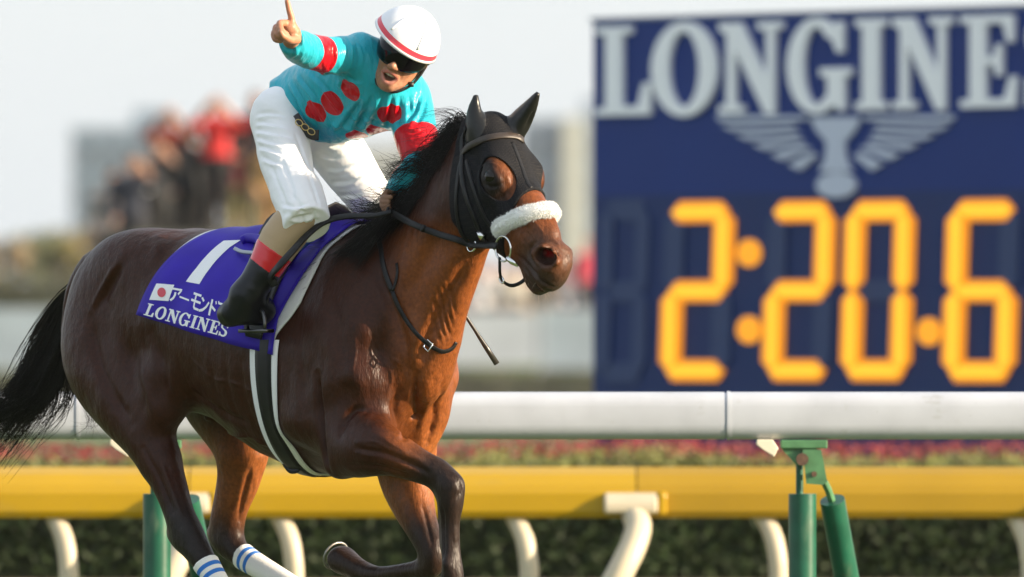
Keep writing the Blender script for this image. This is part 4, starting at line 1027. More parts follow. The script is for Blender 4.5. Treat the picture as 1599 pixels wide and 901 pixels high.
# ------------------------------------------------------------------ tack
HCAM = hl(CAMP)
def pdir(u, v):
    d = Vector(((u - UC) / FPX, 1, -(v - VH) / FPX)); return Vector((d.dot(HFWD), d.dot(HLEFT), d.z)).normalized()
def on(u, v, off=0., bvh=None):
    """surface point of the horse (local) under a photo pixel, lifted by off"""
    h = (bvh or hbvh).ray_cast(HCAM, pdir(u, v))
    if h[0] is None:
        h = (bvh or hbvh).find_nearest(H(u, v, -.08))
    return h[0] + h[1] * off, h[1]
def dense(pts, step=.012):
    out = []; n = max(4, int(sum((Vector(b) - Vector(a)).length for a, b in zip(pts, pts[1:])) / step))
    return [Vector(p) for p in spline([tuple(p) for p in pts], n)]
def ribbon(b, pts, nrm, width, thick):
    """leather strap of rectangular section with rounded edges"""
    n = len(pts); base = len(b.v); prof = [(-.5, 0), (-.5, .7), (-.42, 1), (.42, 1), (.5, .7), (.5, 0)]; vs = []
    for i in range(n):
        t = (pts[min(i + 1, n - 1)] - pts[max(i - 1, 0)]).normalized(); nn = (nrm[i] - t * nrm[i].dot(t)).normalized(); s_ = t.cross(nn)
        wd = width[i] if isinstance(width, (list, tuple)) else width
        for a, c in prof: vs.append(pts[i] + s_ * a * wd + nn * (c * thick))
    m = len(prof); fs = []
    for i in range(n - 1):
        for j in range(m):
            j2 = (j + 1) % m; fs.append((i * m + j, (i + 1) * m + j, (i + 1) * m + j2, i * m + j2))
    fs += [tuple(range(m)), tuple((n - 1) * m + j for j in reversed(range(m)))]
    b.add(vs, fs)
def pix_strap(b, pix, width, thick, off=.002, bvh=None, step=.012):
    P = []; N = []
    for u, v in pix:
        h = on(u, v, off, bvh)
        if h: P.append(h[0]); N.append(h[1])
    D = dense(P, step); NN = []; bv = bvh or hbvh; out = []
    for p in D:
        q = bv.find_nearest(p); out.append(q[0] + q[1] * off); NN.append(q[1])
    for _ in range(3): NN = [(NN[max(i - 1, 0)] + NN[i] * 2 + NN[min(i + 1, len(NN) - 1)]).normalized() for i in range(len(NN))]
    ribbon(b, out, NN, width, thick); return out
m_leather = mat('black_leather', (.008, .008, .009), rough=.42, spec=.28, bump=(120, .2, .002), noise=(40, .7, 1.4))
m_leather2 = mat('dark_brown_leather', (.035, .026, .021), rough=.4, spec=.4, bump=(120, .2, .002), noise=(40, .7, 1.3))
m_steel = mat('bright_steel', (.75, .75, .74), rough=.18, metal=1.)
# ---- eye hood: a stretch-mesh mask over head and ears
m_hood = mat('black_mesh_cloth', (.014, .015, .019), rough=.7, spec=.14)
t = m_hood.node_tree; vo = t.nodes.new('ShaderNodeTexVoronoi'); vo.inputs['Scale'].default_value = 175; vo.inputs['Randomness'].default_value = .25
tc = t.nodes.new('ShaderNodeTexCoord'); t.links.new(tc.outputs['Object'], vo.inputs['Vector'])
cr_ = t.nodes.new('ShaderNodeValToRGB'); cr_.color_ramp.elements[0].position = .28; cr_.color_ramp.elements[0].color = (.026, .024, .023, 1)
cr_.color_ramp.elements[1].position = .38; cr_.color_ramp.elements[1].color = (.0065, .007, .0095, 1)
t.links.new(vo.outputs['Distance'], cr_.inputs[0]); t.links.new(cr_.outputs[0], t.nodes['Principled BSDF'].inputs['Base Color'])
bp = t.nodes.new('ShaderNodeBump'); bp.inputs['Strength'].default_value = .5; bp.inputs['Distance'].default_value = .002
t.links.new(vo.outputs['Distance'], bp.inputs['Height']); t.links.new(bp.outputs[0], t.nodes['Principled BSDF'].inputs['Normal'])
hd = thing('eye_hood', 'black stretch mesh hood with eye holes and ear covers on the horse head', 'hood', HORG, -TH)
fd = hf.sub_field(HD(.3, .3, -.2) - Vector((.28, 0, .05)), HD(.1, -.15, .2) + Vector((.2, .02, .12)))
fd = fd.up(); fd.a -= .0065
pl = HD(.31, 0, 0); fd.cut(pl, HA * .17 + HN * .073)
fd.cut(H(737, 300, 0), Vector((-1, 0, -.05)))
fd.cut(HD(0, .275, 0), -HN)
fd.cut(H(741, 172, -.06), Vector((0, 0, 1)))
for sg in (-1, 1):
    if sg < 0:
        q_ = H(773, 277, -.10); n_ = Vector((.42, -.88, .22)).normalized(); u_ = (HA - n_ * HA.dot(n_)).normalized(); w_ = n_.cross(u_)
        fd.blob(q_, (.13, .078, .054), [tuple(n_), tuple(u_), tuple(w_)], k=.004, op='sub')
    else: fd.chain([(HD(.17, .03, sg * .125), .045, .05), (HD(.24, .035, sg * .12), .052, .055)], k=.006, op='sub')
vp, vq = fd.polygonise(2)
link('mask', mesh_np('mask', vp, vq), m_hood, hd)
# seam down the middle of the face, hem round each eye hole
hpos2 = None
hoodbvh = BVHTree.FromPolygons([tuple(p) for p in vp.tolist()], vq.tolist())
b = MB(); pix_strap(b, [(800, 222), (806, 236), (815, 260), (824, 285), (830, 293)], .012, .0025, -.001, hoodbvh, .008); b.build('seam', m_leather, hd, True)
m_earc = mat('ear_cover_leatherette', (.008, .008, .008), rough=.30, spec=.40, bump=(30, .35, .004))
for en, cutp in ((ear_n, H(745, 224, -.05)), (ear_f, H(806, 214, .05))):
    P_ = np.array([tuple(q[0]) for q in en]); fe = hf.sub_field(P_.min(0) - .09, P_.max(0) + .06)
    keep = fe.a - .0072; fe.a = np.full_like(keep, .5)
    fe.chain([(p, a + .014, c + .014) for p, a, c in en], k=.005)
    fe.a = np.maximum(keep, fe.a); fe.cut(cutp, Vector((-.1, 0, -1)))
    ep, eq = fe.polygonise(1); link('ear_cover', mesh_np('ear_cover', ep, eq), m_earc, hd)
# ---- bridle
br = thing('bridle', 'black leather race bridle with steel bit and long reins on the horse head', 'bridle', HORG, -TH)
allb = BVHTree.FromPolygons([tuple(p) for p in vp.tolist()] + [tuple(p) for p in hpos.tolist()],
                            vq.tolist() + (hquads + len(vp)).tolist())
b = MB(); pix_strap(b, [(721, 240), (728, 233), (738, 226), (762, 216), (787, 212.5), (806, 214), (816, 220)], .022, .006, .001, allb, .008); b.build('browband', m_leather2, br, True)
b = MB(); pix_strap(b, [(728, 200), (723, 215), (722, 243), (722, 277), (730, 311), (741, 341), (756, 373), (764, 381)], .017, .005, .001, allb); b.build('cheekpiece', m_leather, br, True)
b = MB(); pix_strap(b, [(729, 250), (736, 280), (743, 303), (758, 341), (772, 358), (782, 364)], .013, .004, .001, allb); b.build('noseband_strap', m_leather, br, True)
b = MB(); pix_strap(b, [(722, 245), (714, 292), (714, 335), (720, 362), (735, 384)], .014, .004, .001, allb); b.build('throat_strap', m_leather, br, True)
# sheepskin noseband
nb0 = [HD(.330, .155, -.030), HD(.337, .135, -.062), HD(.350, .085, -.066), HD(.372, .025, -.050), HD(.388, -.012, -.012), HD(.388, -.012, .022), HD(.372, .028, .054), HD(.35, .085, .062)]
nbp = dense(nb0, .006); core = HD(.36, .09, 0)
m_wool = mat('white_sheepskin', (.90, .90, .89), rough=.95, spec=.05)
m_wool.node_tree.nodes['Principled BSDF'].inputs['Subsurface Weight'].default_value = .8; m_wool.node_tree.nodes['Principled BSDF'].inputs['Subsurface Radius'].default_value = (.02, .02, .02)
b = MB(); b.tube([p for p in nbp], [.027 if 2 < i < len(nbp) - 3 else .018 for i in range(len(nbp))], 10)
wp = b.build('sheepskin_noseband', m_wool, br, True)
V = []; T = []; n0 = 0
for k in range(30000):
    i = rng.integers(1, len(nbp) - 2); p = np.array(nbp[i]); tn = np.array(nbp[i + 1] - nbp[i - 1]); tn /= np.linalg.norm(tn)
    d = rng.normal(0, 1, 3); d -= tn * d.dot(tn); d /= np.linalg.norm(d); out = np.array(nbp[i] - core); out /= np.linalg.norm(out)
    if d.dot(out) < -.35: continue
    ax_ = np.array(HA) * (1 if d.dot(np.array(HA)) > 0 else -1)
    q = p + d * .025 + tn * rng.normal(0, .004); e = q + (d * .7 + rng.normal(0, .35, 3) + np.array(HA) * .25 * np.sign(d.dot(np.array(HA)))) * rng.uniform(.003, .008)
    s_ = np.cross(e - q, rng.normal(0, 1, 3)); s_ /= np.linalg.norm(s_) + 1e-9
    V += [q - s_ * .0013, q + s_ * .0013, e]; T.append((n0, n0 + 1, n0 + 2)); n0 += 3
fl = link('fleece', mesh_np('fleece', V, None, T), m_wool, wp); fl['kind'] = 'stuff'
# bit: loose ring, cheek bar and the mouthpiece end
rc = HD(.405, .155, -.075)
b = MB(); b.tube([rc + (HA * math.cos(a) + HN * math.sin(a)) * .040 + Vector((0, -.004 * math.sin(a), 0)) for a in [R(k) for k in range(0, 361, 15)]], .0036, 8, cap=False); b.build('bit_ring', m_steel, br, True)
b = MB(); b.tube([rc + HA * .034 - HN * .002 + Vector((0, .0, 0)), rc + HA * .055 + HN * .002 + Vector((0, .006, 0)), rc + HA * .075 + HN * .008 + Vector((0, .016, 0))], [.009, .010, .006], 10); b.build('bit_mouthpiece', m_steel, br, True)
b = MB(); q = on(752, 366, .004, allb); d_ = (H(758, 374, 0) - H(748, 360, 0)).normalized()
b.tube([q[0] - d_ * .012, q[0] + d_ * .014], .012, 8); b.build('buckle', m_steel, br, True)
# chin strap
b = MB(); D = dense([HD(.415, .185, -.072), HD(.455, .235, -.055), HD(.487, .236, -.035), HD(.503, .205, -.020), HD(.500, .165, -.008)], .01); ribbon(b, D, [Vector((-.3, -1, -.3)).normalized()] * len(D), .012, .005); b.build('chin_strap', m_leather, br, True)
b = MB(); c_ = HD(.462, .240, -.055); b.tube([c_ + (HA * math.cos(a) * .013 + HN * math.sin(a) * .008) for a in [R(k) for k in range(0, 361, 30)]], .0028, 6, cap=False); b.build('chin_buckle', m_steel, br, True)
# rein: from the bit along the neck to the hand, then hanging in a loop to the rider's calf
b = MB(); D0 = [HD(.385, .165, -.080)] + [on(u, v, o_, allb)[0] for u, v, o_ in ((738, 379, .010), (716, 372, .012), (690, 364, .018), (662, 354, .034), (634, 343, .052))] + [H(606, 328, -.155)]
D = dense(D0, .012); ribbon(b, D, [Vector((-.15, -1, .35)).normalized()] * len(D), [.021] * len(D), .006)
i0 = int(len(D) * .62); ribbon(b, [p + Vector((0, -.003, .001)) for p in D[i0 - 1:i0 + 1]], [Vector((-.15, -1, .35)).normalized()] * 2, .024, .008)
b.build('rein', m_leather, br, True)
b = MB(); D = dense([H(612, 331, -.15), H(585, 337, -.17), H(545, 338, -.19), H(510, 346, -.22), H(480, 368, -.29), H(456, 394, -.35), H(437, 415, -.385), H(424, 432, -.375), H(430, 446, -.36)], .012)
ribbon(b, D, [Vector((.25, -.9, .4)).normalized()] * len(D), [.014 + .012 * min(1, i / (len(D) * .6)) for i in range(len(D))], .007); b.build('rein', m_leather, br, True)
b = MB(); c_ = on(737, 379, .012, allb)[0]; b.tube([c_ + (HA * math.cos(a) * .018 + HN * math.sin(a) * .022) for a in [R(k) for k in range(0, 361, 20)]], .003, 8, cap=False); b.build('rein_ring', m_steel, br, True)
# ---- saddle cloth, laid over the trunk
trunk = hbvh
def ring_pt(x, ang, off, tilt=0.):
    """point on the trunk seen from its axis: ang 0 = on the spine, +90 = the near (right) side"""
    c = Vector((x, 0, 1.16)); d = Vector((0, -math.sin(ang), math.cos(ang)))
    h = trunk.ray_cast(c + d * .50, -d, .5)
    if h[0] is None: return c + d * .3, d
    n = h[1]
    if n.dot(d) < 0: n = -n
    return h[0] + d * off, (n + d).normalized()
class Drape:
    def __init__(s, rear, front, off, n=48, m=44, hem=(72, 98)):
        """rear/front: lists of (angle deg, x) from the spine down; mirrored on the far side"""
        s.n, s.m = n, m
        fx = lambda L, a: float(np.interp(a, [q[0] for q in L], [q[1] for q in L]))
        P = np.zeros((n + 1, m + 1, 3)); N = np.zeros_like(P)
        for i in range(n + 1):
            t = -1 + 2 * i / n
            for j in range(m + 1):
                ang = t * (hem[0] + (hem[1] - hem[0]) * j / m)
                x = fx(rear, abs(ang)) + (fx(front, abs(ang)) - fx(rear, abs(ang))) * j / m
                p, q = ring_pt(x, R(ang), off); P[i, j] = p; N[i, j] = q
        for _ in range(3):
            Pp = P.copy(); P[1:-1, 1:-1] = .5 * Pp[1:-1, 1:-1] + .125 * (Pp[2:, 1:-1] + Pp[:-2, 1:-1] + Pp[1:-1, 2:] + Pp[1:-1, :-2])
        s.P, s.N = P, N
    def at(s, t, j, off=0.):
        """t: signed angle fraction -1..1 (1 = near hem), j: 0 rear .. 1 front"""
        a = min(max((t + 1) / 2 * s.n, 0), s.n - 1e-4); c = min(max(j * s.m, 0), s.m - 1e-4); i, k = int(a), int(c); f, g = a - i, c - k
        L = lambda Z: (Z[i, k] * (1 - f) * (1 - g) + Z[i + 1, k] * f * (1 - g) + Z[i, k + 1] * (1 - f) * g + Z[i + 1, k + 1] * f * g)
        n = L(s.N); return Vector(L(s.P) + n / np.linalg.norm(n) * off)
    def solve(s, u, v):
        """cloth coordinates of the point that shows at a photo pixel"""
        o, d = np.array(HCAM), np.array(pdir(u, v)); best = (9, 0, 0); c = (.45, .5); w_ = .58; k_ = 26
        for it in range(9):
            for t in np.linspace(c[0] - w_, c[0] + w_, k_):
                for j in np.linspace(c[1] - w_, c[1] + w_, k_):
                    if not (-.13 <= t <= 1.0 and 0 <= j <= 1): continue
                    q = np.array(s.at(t, j)) - o; e = np.linalg.norm(q - d * q.dot(d))
                    if e < best[0]: best = (e, t, j)
            c = best[1:]; w_ *= .2 if it == 0 else .5; k_ = 7
        return best[1], best[2]
    def mesh(s, name, thick=.004):
        n, m = s.n, s.m; V = np.concatenate([(s.P + s.N * thick).reshape(-1, 3), s.P.reshape(-1, 3)])
        idx = np.arange((n + 1) * (m + 1)).reshape(n + 1, m + 1); K = (n + 1) * (m + 1)
        Q = np.stack([idx[:-1, :-1], idx[:-1, 1:], idx[1:, 1:], idx[1:, :-1]], -1).reshape(-1, 4)
        Q2 = Q[:, ::-1] + K
        rim = []
        for e in (idx[0, :], idx[-1, ::-1], idx[::-1, 0], idx[:, -1]):
            rim.append(np.stack([e[:-1], e[:-1] + K, e[1:] + K, e[1:]], 1))
        return mesh_np(name, V, np.concatenate([Q, Q2] + rim))
# ------------------------------------------------------------------ saddle cloth, saddle, girth, breastplate, bandages
m_purple = mat('purple_nylon', (.031, .013, .345), rough=.5, spec=.15, bump=(60, .12, .002), noise=(9, .9, 1.12))
m_white = mat('white_print', (.82, .82, .84), rough=.5)
m_red = mat('flag_red', (.62, .06, .09), rough=.5)
m_towel = mat('white_towel', (.78, .77, .75), rough=.95, bump=(260, .9, .004))
rear = [(0, -.17), (22, -.225), (47, -.30), (72, -.362)]
front = [(0, .44), (19, .424), (40, .367), (73, .311), (98, .315)]
tw = thing('saddle_towel', 'white towelling pad peeping out around the purple saddle cloth', 'towel', HORG, -TH)
dt = Drape([(0, -.23), (15, -.255), (25, -.27), (40, -.30), (60, -.30), (70, -.30)], [(0, .45), (19, .432), (40, .41), (60, .385), (72, .35), (85, .305), (98, .29)], .003, hem=(64, 96))
link('pad', dt.mesh('pad', .005), m_towel, tw)
sc_ = thing('saddle_cloth', 'purple saddle cloth with a white number 1, a flag and white lettering', 'saddle cloth', HORG, -TH)
cl = Drape(rear, front, .013)
# soft cloth folds along the hem
for i in range(cl.n + 1):
    for j in range(cl.m + 1):
        f = abs(-1 + 2 * i / cl.n); cl.P[i, j] += cl.N[i, j] * (.009 * max(0, f - .35) * (1 + math.sin(j * .42)) + .002 * (1 + math.sin(j * .19 + 3 * f)))
link('cloth', cl.mesh('cloth', .004), m_purple, sc_)
def on_cloth(px, off):
    t, j = cl.solve(*px); return cl.at(t, j, .004 + off)
def quad_grid(b, q, n, m, off):
    """a printed four-sided patch, corners q in order; subdivided so it follows the cloth"""
    c = [cl.solve(*p) for p in q]; vs = []
    for i in range(n + 1):
        for j in range(m + 1):
            a, e = i / n, j / m
            t = [(c[0][k] * (1 - a) + c[1][k] * a) * (1 - e) + (c[3][k] * (1 - a) + c[2][k] * a) * e for k in (0, 1)]
            vs.append(cl.at(t[0], t[1], .004 + off))
    b.add(vs, [(i * (m + 1) + j, (i + 1) * (m + 1) + j, (i + 1) * (m + 1) + j + 1, i * (m + 1) + j + 1) for i in range(n) for j in range(m)])
b = MB()
for a, e in (((350, 377.5), (378, 377)), ((334, 389), (362, 389)), ((318, 405), (344, 406)), ((305, 421), (328, 422))):
    pass
edge = [((350, 378), (377, 377)), ((336, 389), (360, 388)), ((322, 403), (344, 403)), ((308, 420), (329, 421)), ((292, 441), (313, 445))]
for (a, c), (d, e) in zip(edge, edge[1:]): quad_grid(b, [a, c, e, d], 3, 3, .0015)
b.build('number', m_white, sc_, True)
b = MB(); quad_grid(b, [(246, 444), (274, 446), (265, 471), (235, 469)], 6, 5, .0015); fo = b.build('flag', m_white, sc_, True)
b = MB(); cc = cl.solve(254.5, 457.8)
ring = [on_cloth((254.5 + 6.6 * math.cos(a), 457.8 + 7.4 * math.sin(a)), .0028) for a in [R(15 * k) for k in range(24)]]
b.add([cl.at(cc[0], cc[1], .0068)] + ring, [(0, 1 + i, 1 + (i + 1) % 24) for i in range(24)]); b.build('disc', m_red, fo, True)
for ch, q in (('a', ((270, 448), (288, 451), (283, 475), (265, 471))), ('bar', ((283, 455), (299, 461), (296, 479), (281, 473))), ('mo', ((304, 455), (319, 460), (313, 488), (298, 482))),
              ('n', ((317, 463), (331, 467), (327, 492), (311, 487))), ('do', ((329, 466), (346, 472), (341, 498), (323, 491))), ('a', ((345, 471), (362, 476), (357, 501), (340, 496)))):
    c = [cl.solve(*p) for p in q]; b = MB()
    for lp in KANA[ch]:
        def fn(x, y):
            t = [(c[3][k] * (1 - x) + c[2][k] * x) * (1 - y) + (c[0][k] * (1 - x) + c[1][k] * x) * y for k in (0, 1)]
            return cl.at(t[0], t[1], .0056)
        flat_glyph(b, [lp], fn)
    b.build('letter', m_white, sc_)
# name along the hem
base0, base1, top0, top1 = (226, 492), (355, 527), (233.5, 474), (361, 507)
wd = sum(GLY[k][0] for k in 'LONGINES') + .08 * 7; x0 = 0
for ch in 'LONGINES':
    b = MB(); g = GLY[ch]
    def fn(x, y):
        f = (x0 + x) / wd; u = (base0[0] * (1 - f) + base1[0] * f) * (1 - y) + (top0[0] * (1 - f) + top1[0] * f) * y
        v = (base0[1] * (1 - f) + base1[1] * f) * (1 - y) + (top0[1] * (1 - f) + top1[1] * f) * y
        return u, v
    cs = {p: cl.solve(*fn(*p)) for p in ((0, 0), (g[0], 0), (g[0], 1), (0, 1))}
    def fm(x, y):
        a = x / g[0]; q = [cs[(0, 0)], cs[(g[0], 0)], cs[(g[0], 1)], cs[(0, 1)]]
        t = [(q[0][k] * (1 - a) + q[1][k] * a) * (1 - y) + (q[3][k] * (1 - a) + q[2][k] * a) * y for k in (0, 1)]
        return cl.at(t[0], t[1], .0056)
    flat_glyph(b, g[1], fm); b.build('letter', m_white, sc_); x0 += g[0] + .08
# saddle
sd = thing('race_saddle', 'small black race saddle with stirrups on the purple cloth', 'saddle', HORG, -TH)
m_sad = mat('black_saddle_leather', (.013, .013, .015), rough=.35, spec=.3, bump=(50, .2, .003))
sdp = Drape([(0, .02), (20, .05), (40, .11), (60, .15), (88, .20)], [(0, .30), (25, .30), (50, .285), (75, .275), (88, .262)], .022, n=40, m=24, hem=(86, 88))
for i in range(sdp.n + 1):
    for j in range(sdp.m + 1):
        f = abs(-1 + 2 * i / sdp.n); jj = j / sdp.m; lift = max(0, 1 - f * 4) * (.035 * max(0, 1 - jj * 4) + .045 * max(0, jj * 4 - 3))
        sdp.P[i, j] += sdp.N[i, j] * lift
link('seat', sdp.mesh('seat', .007), m_sad, sd)
m_pom = mat('blue_patent', (.03, .10, .42), rough=.12, spec=.6, coat=.6)
b = MB(); D = dense([H(442, 418, -.21), H(462, 396, -.185), H(484, 378, -.15), H(505, 366, -.10), H(522, 360, -.05), H(538, 360, .02)], .01)
ribbon(b, D, [Vector((-.1, -.75, .6)).normalized()] * len(D), .022, .01); b.build('pommel_roll', m_pom, sd, True)
m_grey = mat('grey_trim', (.30, .33, .40), rough=.3)
b = MB(); D = dense([H(368, 389, -.17), H(380, 394, -.19), H(402, 396, -.21)], .008); ribbon(b, D, [Vector((-.2, -.8, .5)).normalized()] * len(D), .012, .008); b.build('cantle_trim', m_grey, sd, True)
b = MB(); D = dense([H(378, 377, -.13), H(388, 372, -.12), H(404, 374, -.14), H(412, 384, -.17)], .008); b.tube(D, .017, 8); b.build('cloth_fold', m_purple, sd, True)
m_iron = mat('dark_metal', (.10, .10, .10), rough=.3, metal=1.)
b = MB(); D = dense([H(428, 415, -.27), H(418, 460, -.31), H(408, 500, -.33)], .02); ribbon(b, D, [Vector((0, -1, .2)).normalized()] * len(D), .028, .006); b.build('stirrup_leather', m_leather, sd, True)
b = MB(); c_ = H(400, 506, -.34)
b.tube([c_ + Vector((math.cos(a) * .055, math.cos(a) * -.01, math.sin(a) * .055)) for a in [R(k) for k in range(-20, 201, 20)]], .006, 8); b.box(c_ + Vector((0, 0, -.022)), (.12, .05, .012)); b.build('stirrup_iron', m_iron, sd, True)
# girth right round the barrel
gr = thing('girth', 'black girth strap edged in white round the barrel of the horse', 'girth', HORG, -TH)
def hoop(xc, w_, off, th, n=72, a0=88, a1=272, lean=0.):
    V = []; prof = ((-.5, 0), (-.5, 1), (-.25, 1.15), (.25, 1.15), (.5, 1), (.5, 0))
    pts = []
    for i in range(n + 1):
        a = R(a0 + (a1 - a0) * i / n); row = []
        for k, c in prof:
            p, q = ring_pt(xc + lean * math.sqrt(abs(math.sin(a))) + k * w_, a, off + c * th); row.append(p)
        pts.append(row)
    m = len(prof); V = [p for r in pts for p in r]; F = []
    for i in range(n):
        for j in range(m - 1): F.append((i * m + j, (i + 1) * m + j, (i + 1) * m + j + 1, i * m + j + 1))
    b = MB(); b.add(V, F); return b
hoop(.165, .125, .004, .006, lean=.097).build('edging', m_white, gr, True)
hoop(.168, .073, .009, .008, lean=.097).build('strap', m_leather, gr, True)
b = MB(); p0 = ring_pt(.24, R(163), .014)[0]; p1 = ring_pt(.31, R(172), .014)[0]
b2 = dense([H(440, 712, -.10), H(444, 724, -.10), H(453, 735, -.10), H(464, 735, -.10), H(472, 727, -.10)], .006)
ribbon(b, b2, [Vector((-.3, -1, 0)).normalized()] * len(b2), .016, .004); b.build('loose_loop', m_leather, gr, True)
# breastplate
bp_ = thing('breast_strap', 'narrow dark leather breast strap across the shoulder of the horse', 'harness strap', HORG, -TH)
b = MB(); pix_strap(b, [(596, 366), (592, 374), (595, 388), (598, 410), (604, 432), (613, 455)], .017, .0035, .001); b.build('strap', m_leather, bp_, True)
b = MB(); pix_strap(b, [(613, 455), (622, 478), (634, 499), (650, 520), (670, 538), (688, 548), (700, 547), (708, 541), (712, 534)], .014, .0035, .001); b.build('strap', m_leather, bp_, True)
b = MB(); pix_strap(b, [(613, 455), (618, 442), (621, 425), (620, 411)], .010, .0035, .001); b.build('strap_end', m_leather, bp_, True)
b = MB(); c_, n_ = on(669, 539, .007); d_ = (H(678, 548, -.1) - H(662, 532, -.1)).normalized(); e_ = n_.cross(d_).normalized()
b.tube([c_ + d_ * .014 + e_ * .014, c_ - d_ * .014 + e_ * .014, c_ - d_ * .014 - e_ * .014, c_ + d_ * .014 - e_ * .014, c_ + d_ * .014 + e_ * .014], .0025, 6); b.build('buckle', m_steel, bp_, True)
# bandages on the hind cannons
m_band = mat('bandage', rough=.85, bump=(150, .5, .003))
t = m_band.node_tree; at_ = t.nodes.new('ShaderNodeAttribute'); at_.attribute_name = 'along'
rp = t.nodes.new('ShaderNodeValToRGB'); rp.color_ramp.interpolation = 'CONSTANT'
wv, bl = (.80, .78, .74, 1), (.02, .16, .55, 1)
el = rp.color_ramp.elements; el[0].position = 0; el[0].color = wv; el[1].position = .022; el[1].color = bl
for p_, c_ in ((.036, wv), (.054, bl), (.068, wv)): e_ = el.new(p_); e_.color = c_
t.links.new(at_.outputs['Fac'], rp.inputs[0]); t.links.new(rp.outputs[0], t.nodes['Principled BSDF'].inputs['Base Color'])
for a_, d_, lab in ((H(326, 872, -.20), H(385, 985, -.19), 'white leg bandage with two blue stripes on the near hind leg'),
                    (H(379, 866, .18), H(500, 945, .17), 'white leg bandage with two blue stripes on the far hind leg')):
    ax_ = (d_ - a_).normalized(); bt = thing('leg_bandage', lab, 'bandage', HORG, -TH, 'bandages on the hind legs')
    lo = Vector([min(a_[i], d_[i]) - .07 for i in range(3)]); hi = Vector([max(a_[i], d_[i]) + .07 for i in range(3)])
    fb = hf.sub_field(lo, hi); fb.a -= .006
    X, Y, Z = fb.ax[0][:, None, None], fb.ax[1][None, :, None], fb.ax[2][None, None, :]
    la = (X - a_.x) * ax_.x + (Y - a_.y) * ax_.y + (Z - a_.z) * ax_.z
    dd = np.sqrt((X - a_.x - la * ax_.x) ** 2 + (Y - a_.y - la * ax_.y) ** 2 + (Z - a_.z - la * ax_.z) ** 2)
    fb.a = np.maximum(fb.a, dd - .062)
    fb.cut(a_, -ax_); fb.cut(d_, ax_)
    bv, bq = fb.polygonise(1); me = mesh_np('wrap', bv, bq)
    al = me.attributes.new('along', 'FLOAT', 'POINT'); al.data.foreach_set('value', ((bv - np.array(a_)) @ np.array(ax_)).astype(np.float32))
    link('wrap', me, m_band, bt)
# ================================================================== THE JOCKEY
JB = Vector((W(462, 200, -.10).x, -.10, 1.50))
jk = thing('person', 'jockey in turquoise silks with red spots pointing one finger to the sky', 'person', JB)
jb = np.array(JB, np.float32)
def jlink(name, field, m, parent=jk, smooth=2, colour=None, post=None):
    p, q = field.polygonise(smooth)
    if post: p = post(p, field)
    me = mesh_np(name, p - jb, q)
    if colour is not None: set_color(me, colour(p))
    return link(name, me, m, parent), p, q
# joints
HR, HL_ = hw(H(430, 190, -.10)), hw(H(506, 206, .10))
KR, KL = hw(H(474, 332, -.25)), hw(H(590, 326, .15))
AR, AL = hw(H(384, 462, -.375)), hw(H(560, 470, .38))
SR, SL = W(556, 88, -.45), W(636, 150, -.33)
ER, WR = W(482, 80, -.62), W(454, 62, -.80)
EL, WL = W(656, 258, -.50), hw(H(618, 306, .03))
# head frame
HUp = Vector((.42, -.28, .90)).normalized(); Hf = Vector((-.26, -.86, -.34)); Hf = (Hf - HUp * Hf.dot(HUp)).normalized(); Hl = HUp.cross(Hf)
HC = W(631, 80, -.50)
def F3(l, u, f): return HC + Hl * l + HUp * u + Hf * f
fax = [tuple(Hl), tuple(HUp), tuple(Hf)]
def torso(f, infl=0., arms=True):
    f.chain([(W(455, 178, -.07), .085, .10), (W(492, 158, -.13), .105, .115), (W(540, 140, -.25), .115, .13), (W(586, 128, -.38), .090, .115)], k=.05, side=(.45, .45, -.75), infl=infl)
    f.chain([(SR + Vector((.03, .02, -.02)), .07), (W(600, 122, -.40), .085), (SL + Vector((-.02, .0, .0)), .065)], k=.05, infl=infl)
    f.chain([(W(470, 166, -.07), .095), (W(505, 172, -.12), .075), (W(560, 166, -.28), .065)], k=.05, infl=infl)
def right_arm(f, infl=0., bag=0.):
    f.chain([(SR, .062), ((SR + ER) / 2 + Vector((0, 0, -.004)), .047 + bag), (ER, .038 + bag * 1.2), ((ER + WR) / 2 + Vector((-.004, 0, -.004)), .036 + bag), (WR, .026 + bag * .6)], k=.03, infl=infl)
def left_arm(f, infl=0., bag=0.):
    f.chain([(SL, .062), ((SL + EL) / 2 + Vector((.004, 0, 0)), .052 + bag), (EL, .043 + bag), ((EL + WL) / 2, .039 + bag), (WL, .028)], k=.03, infl=infl)
def thighs(f, infl=0., which='rl'):
    if 'r' in which: f.chain([(HR + Vector((.018, 0, .0)), .080), (HR * .55 + KR * .45 + Vector((-.006, 0, 0)), .072), (KR, .057)], k=.05, infl=infl)
    if 'l' in which: f.chain([(HL_, .084), (HL_ * .5 + KL * .5, .073), (KL, .057)], k=.05, infl=infl)
def pelvis(f, infl=0.):
    f.chain([(HR + Vector((.025, 0, .02)), .080), (HL_ + Vector((-.01, 0, .03)), .08)], k=.05, infl=infl)
    f.chain([(W(448, 178, -.05), .078), (W(472, 180, -.08), .08)], k=.05, infl=infl)
def calf(f, K, A, infl=0.):
    d = (A - K); f.chain([(K, .056), (K + d * .32 + Vector((-.012, .01, 0)), .058), (K + d * .7, .043), (A, .036)], k=.02, infl=infl)
def foot(f, A, toe, infl=0.):
    heel = A + Vector((.045, .05, -.045)); f.chain([(A, .036), (heel, .032)], k=.03, infl=infl); f.chain([(heel, .032), (A * .5 + toe * .5 + Vector((0, 0, -.02)), .036), (toe, .030)], k=.03, infl=infl)
TR = W(358, 491, -.42); TL = AL + Vector((.10, -.1, -.07))
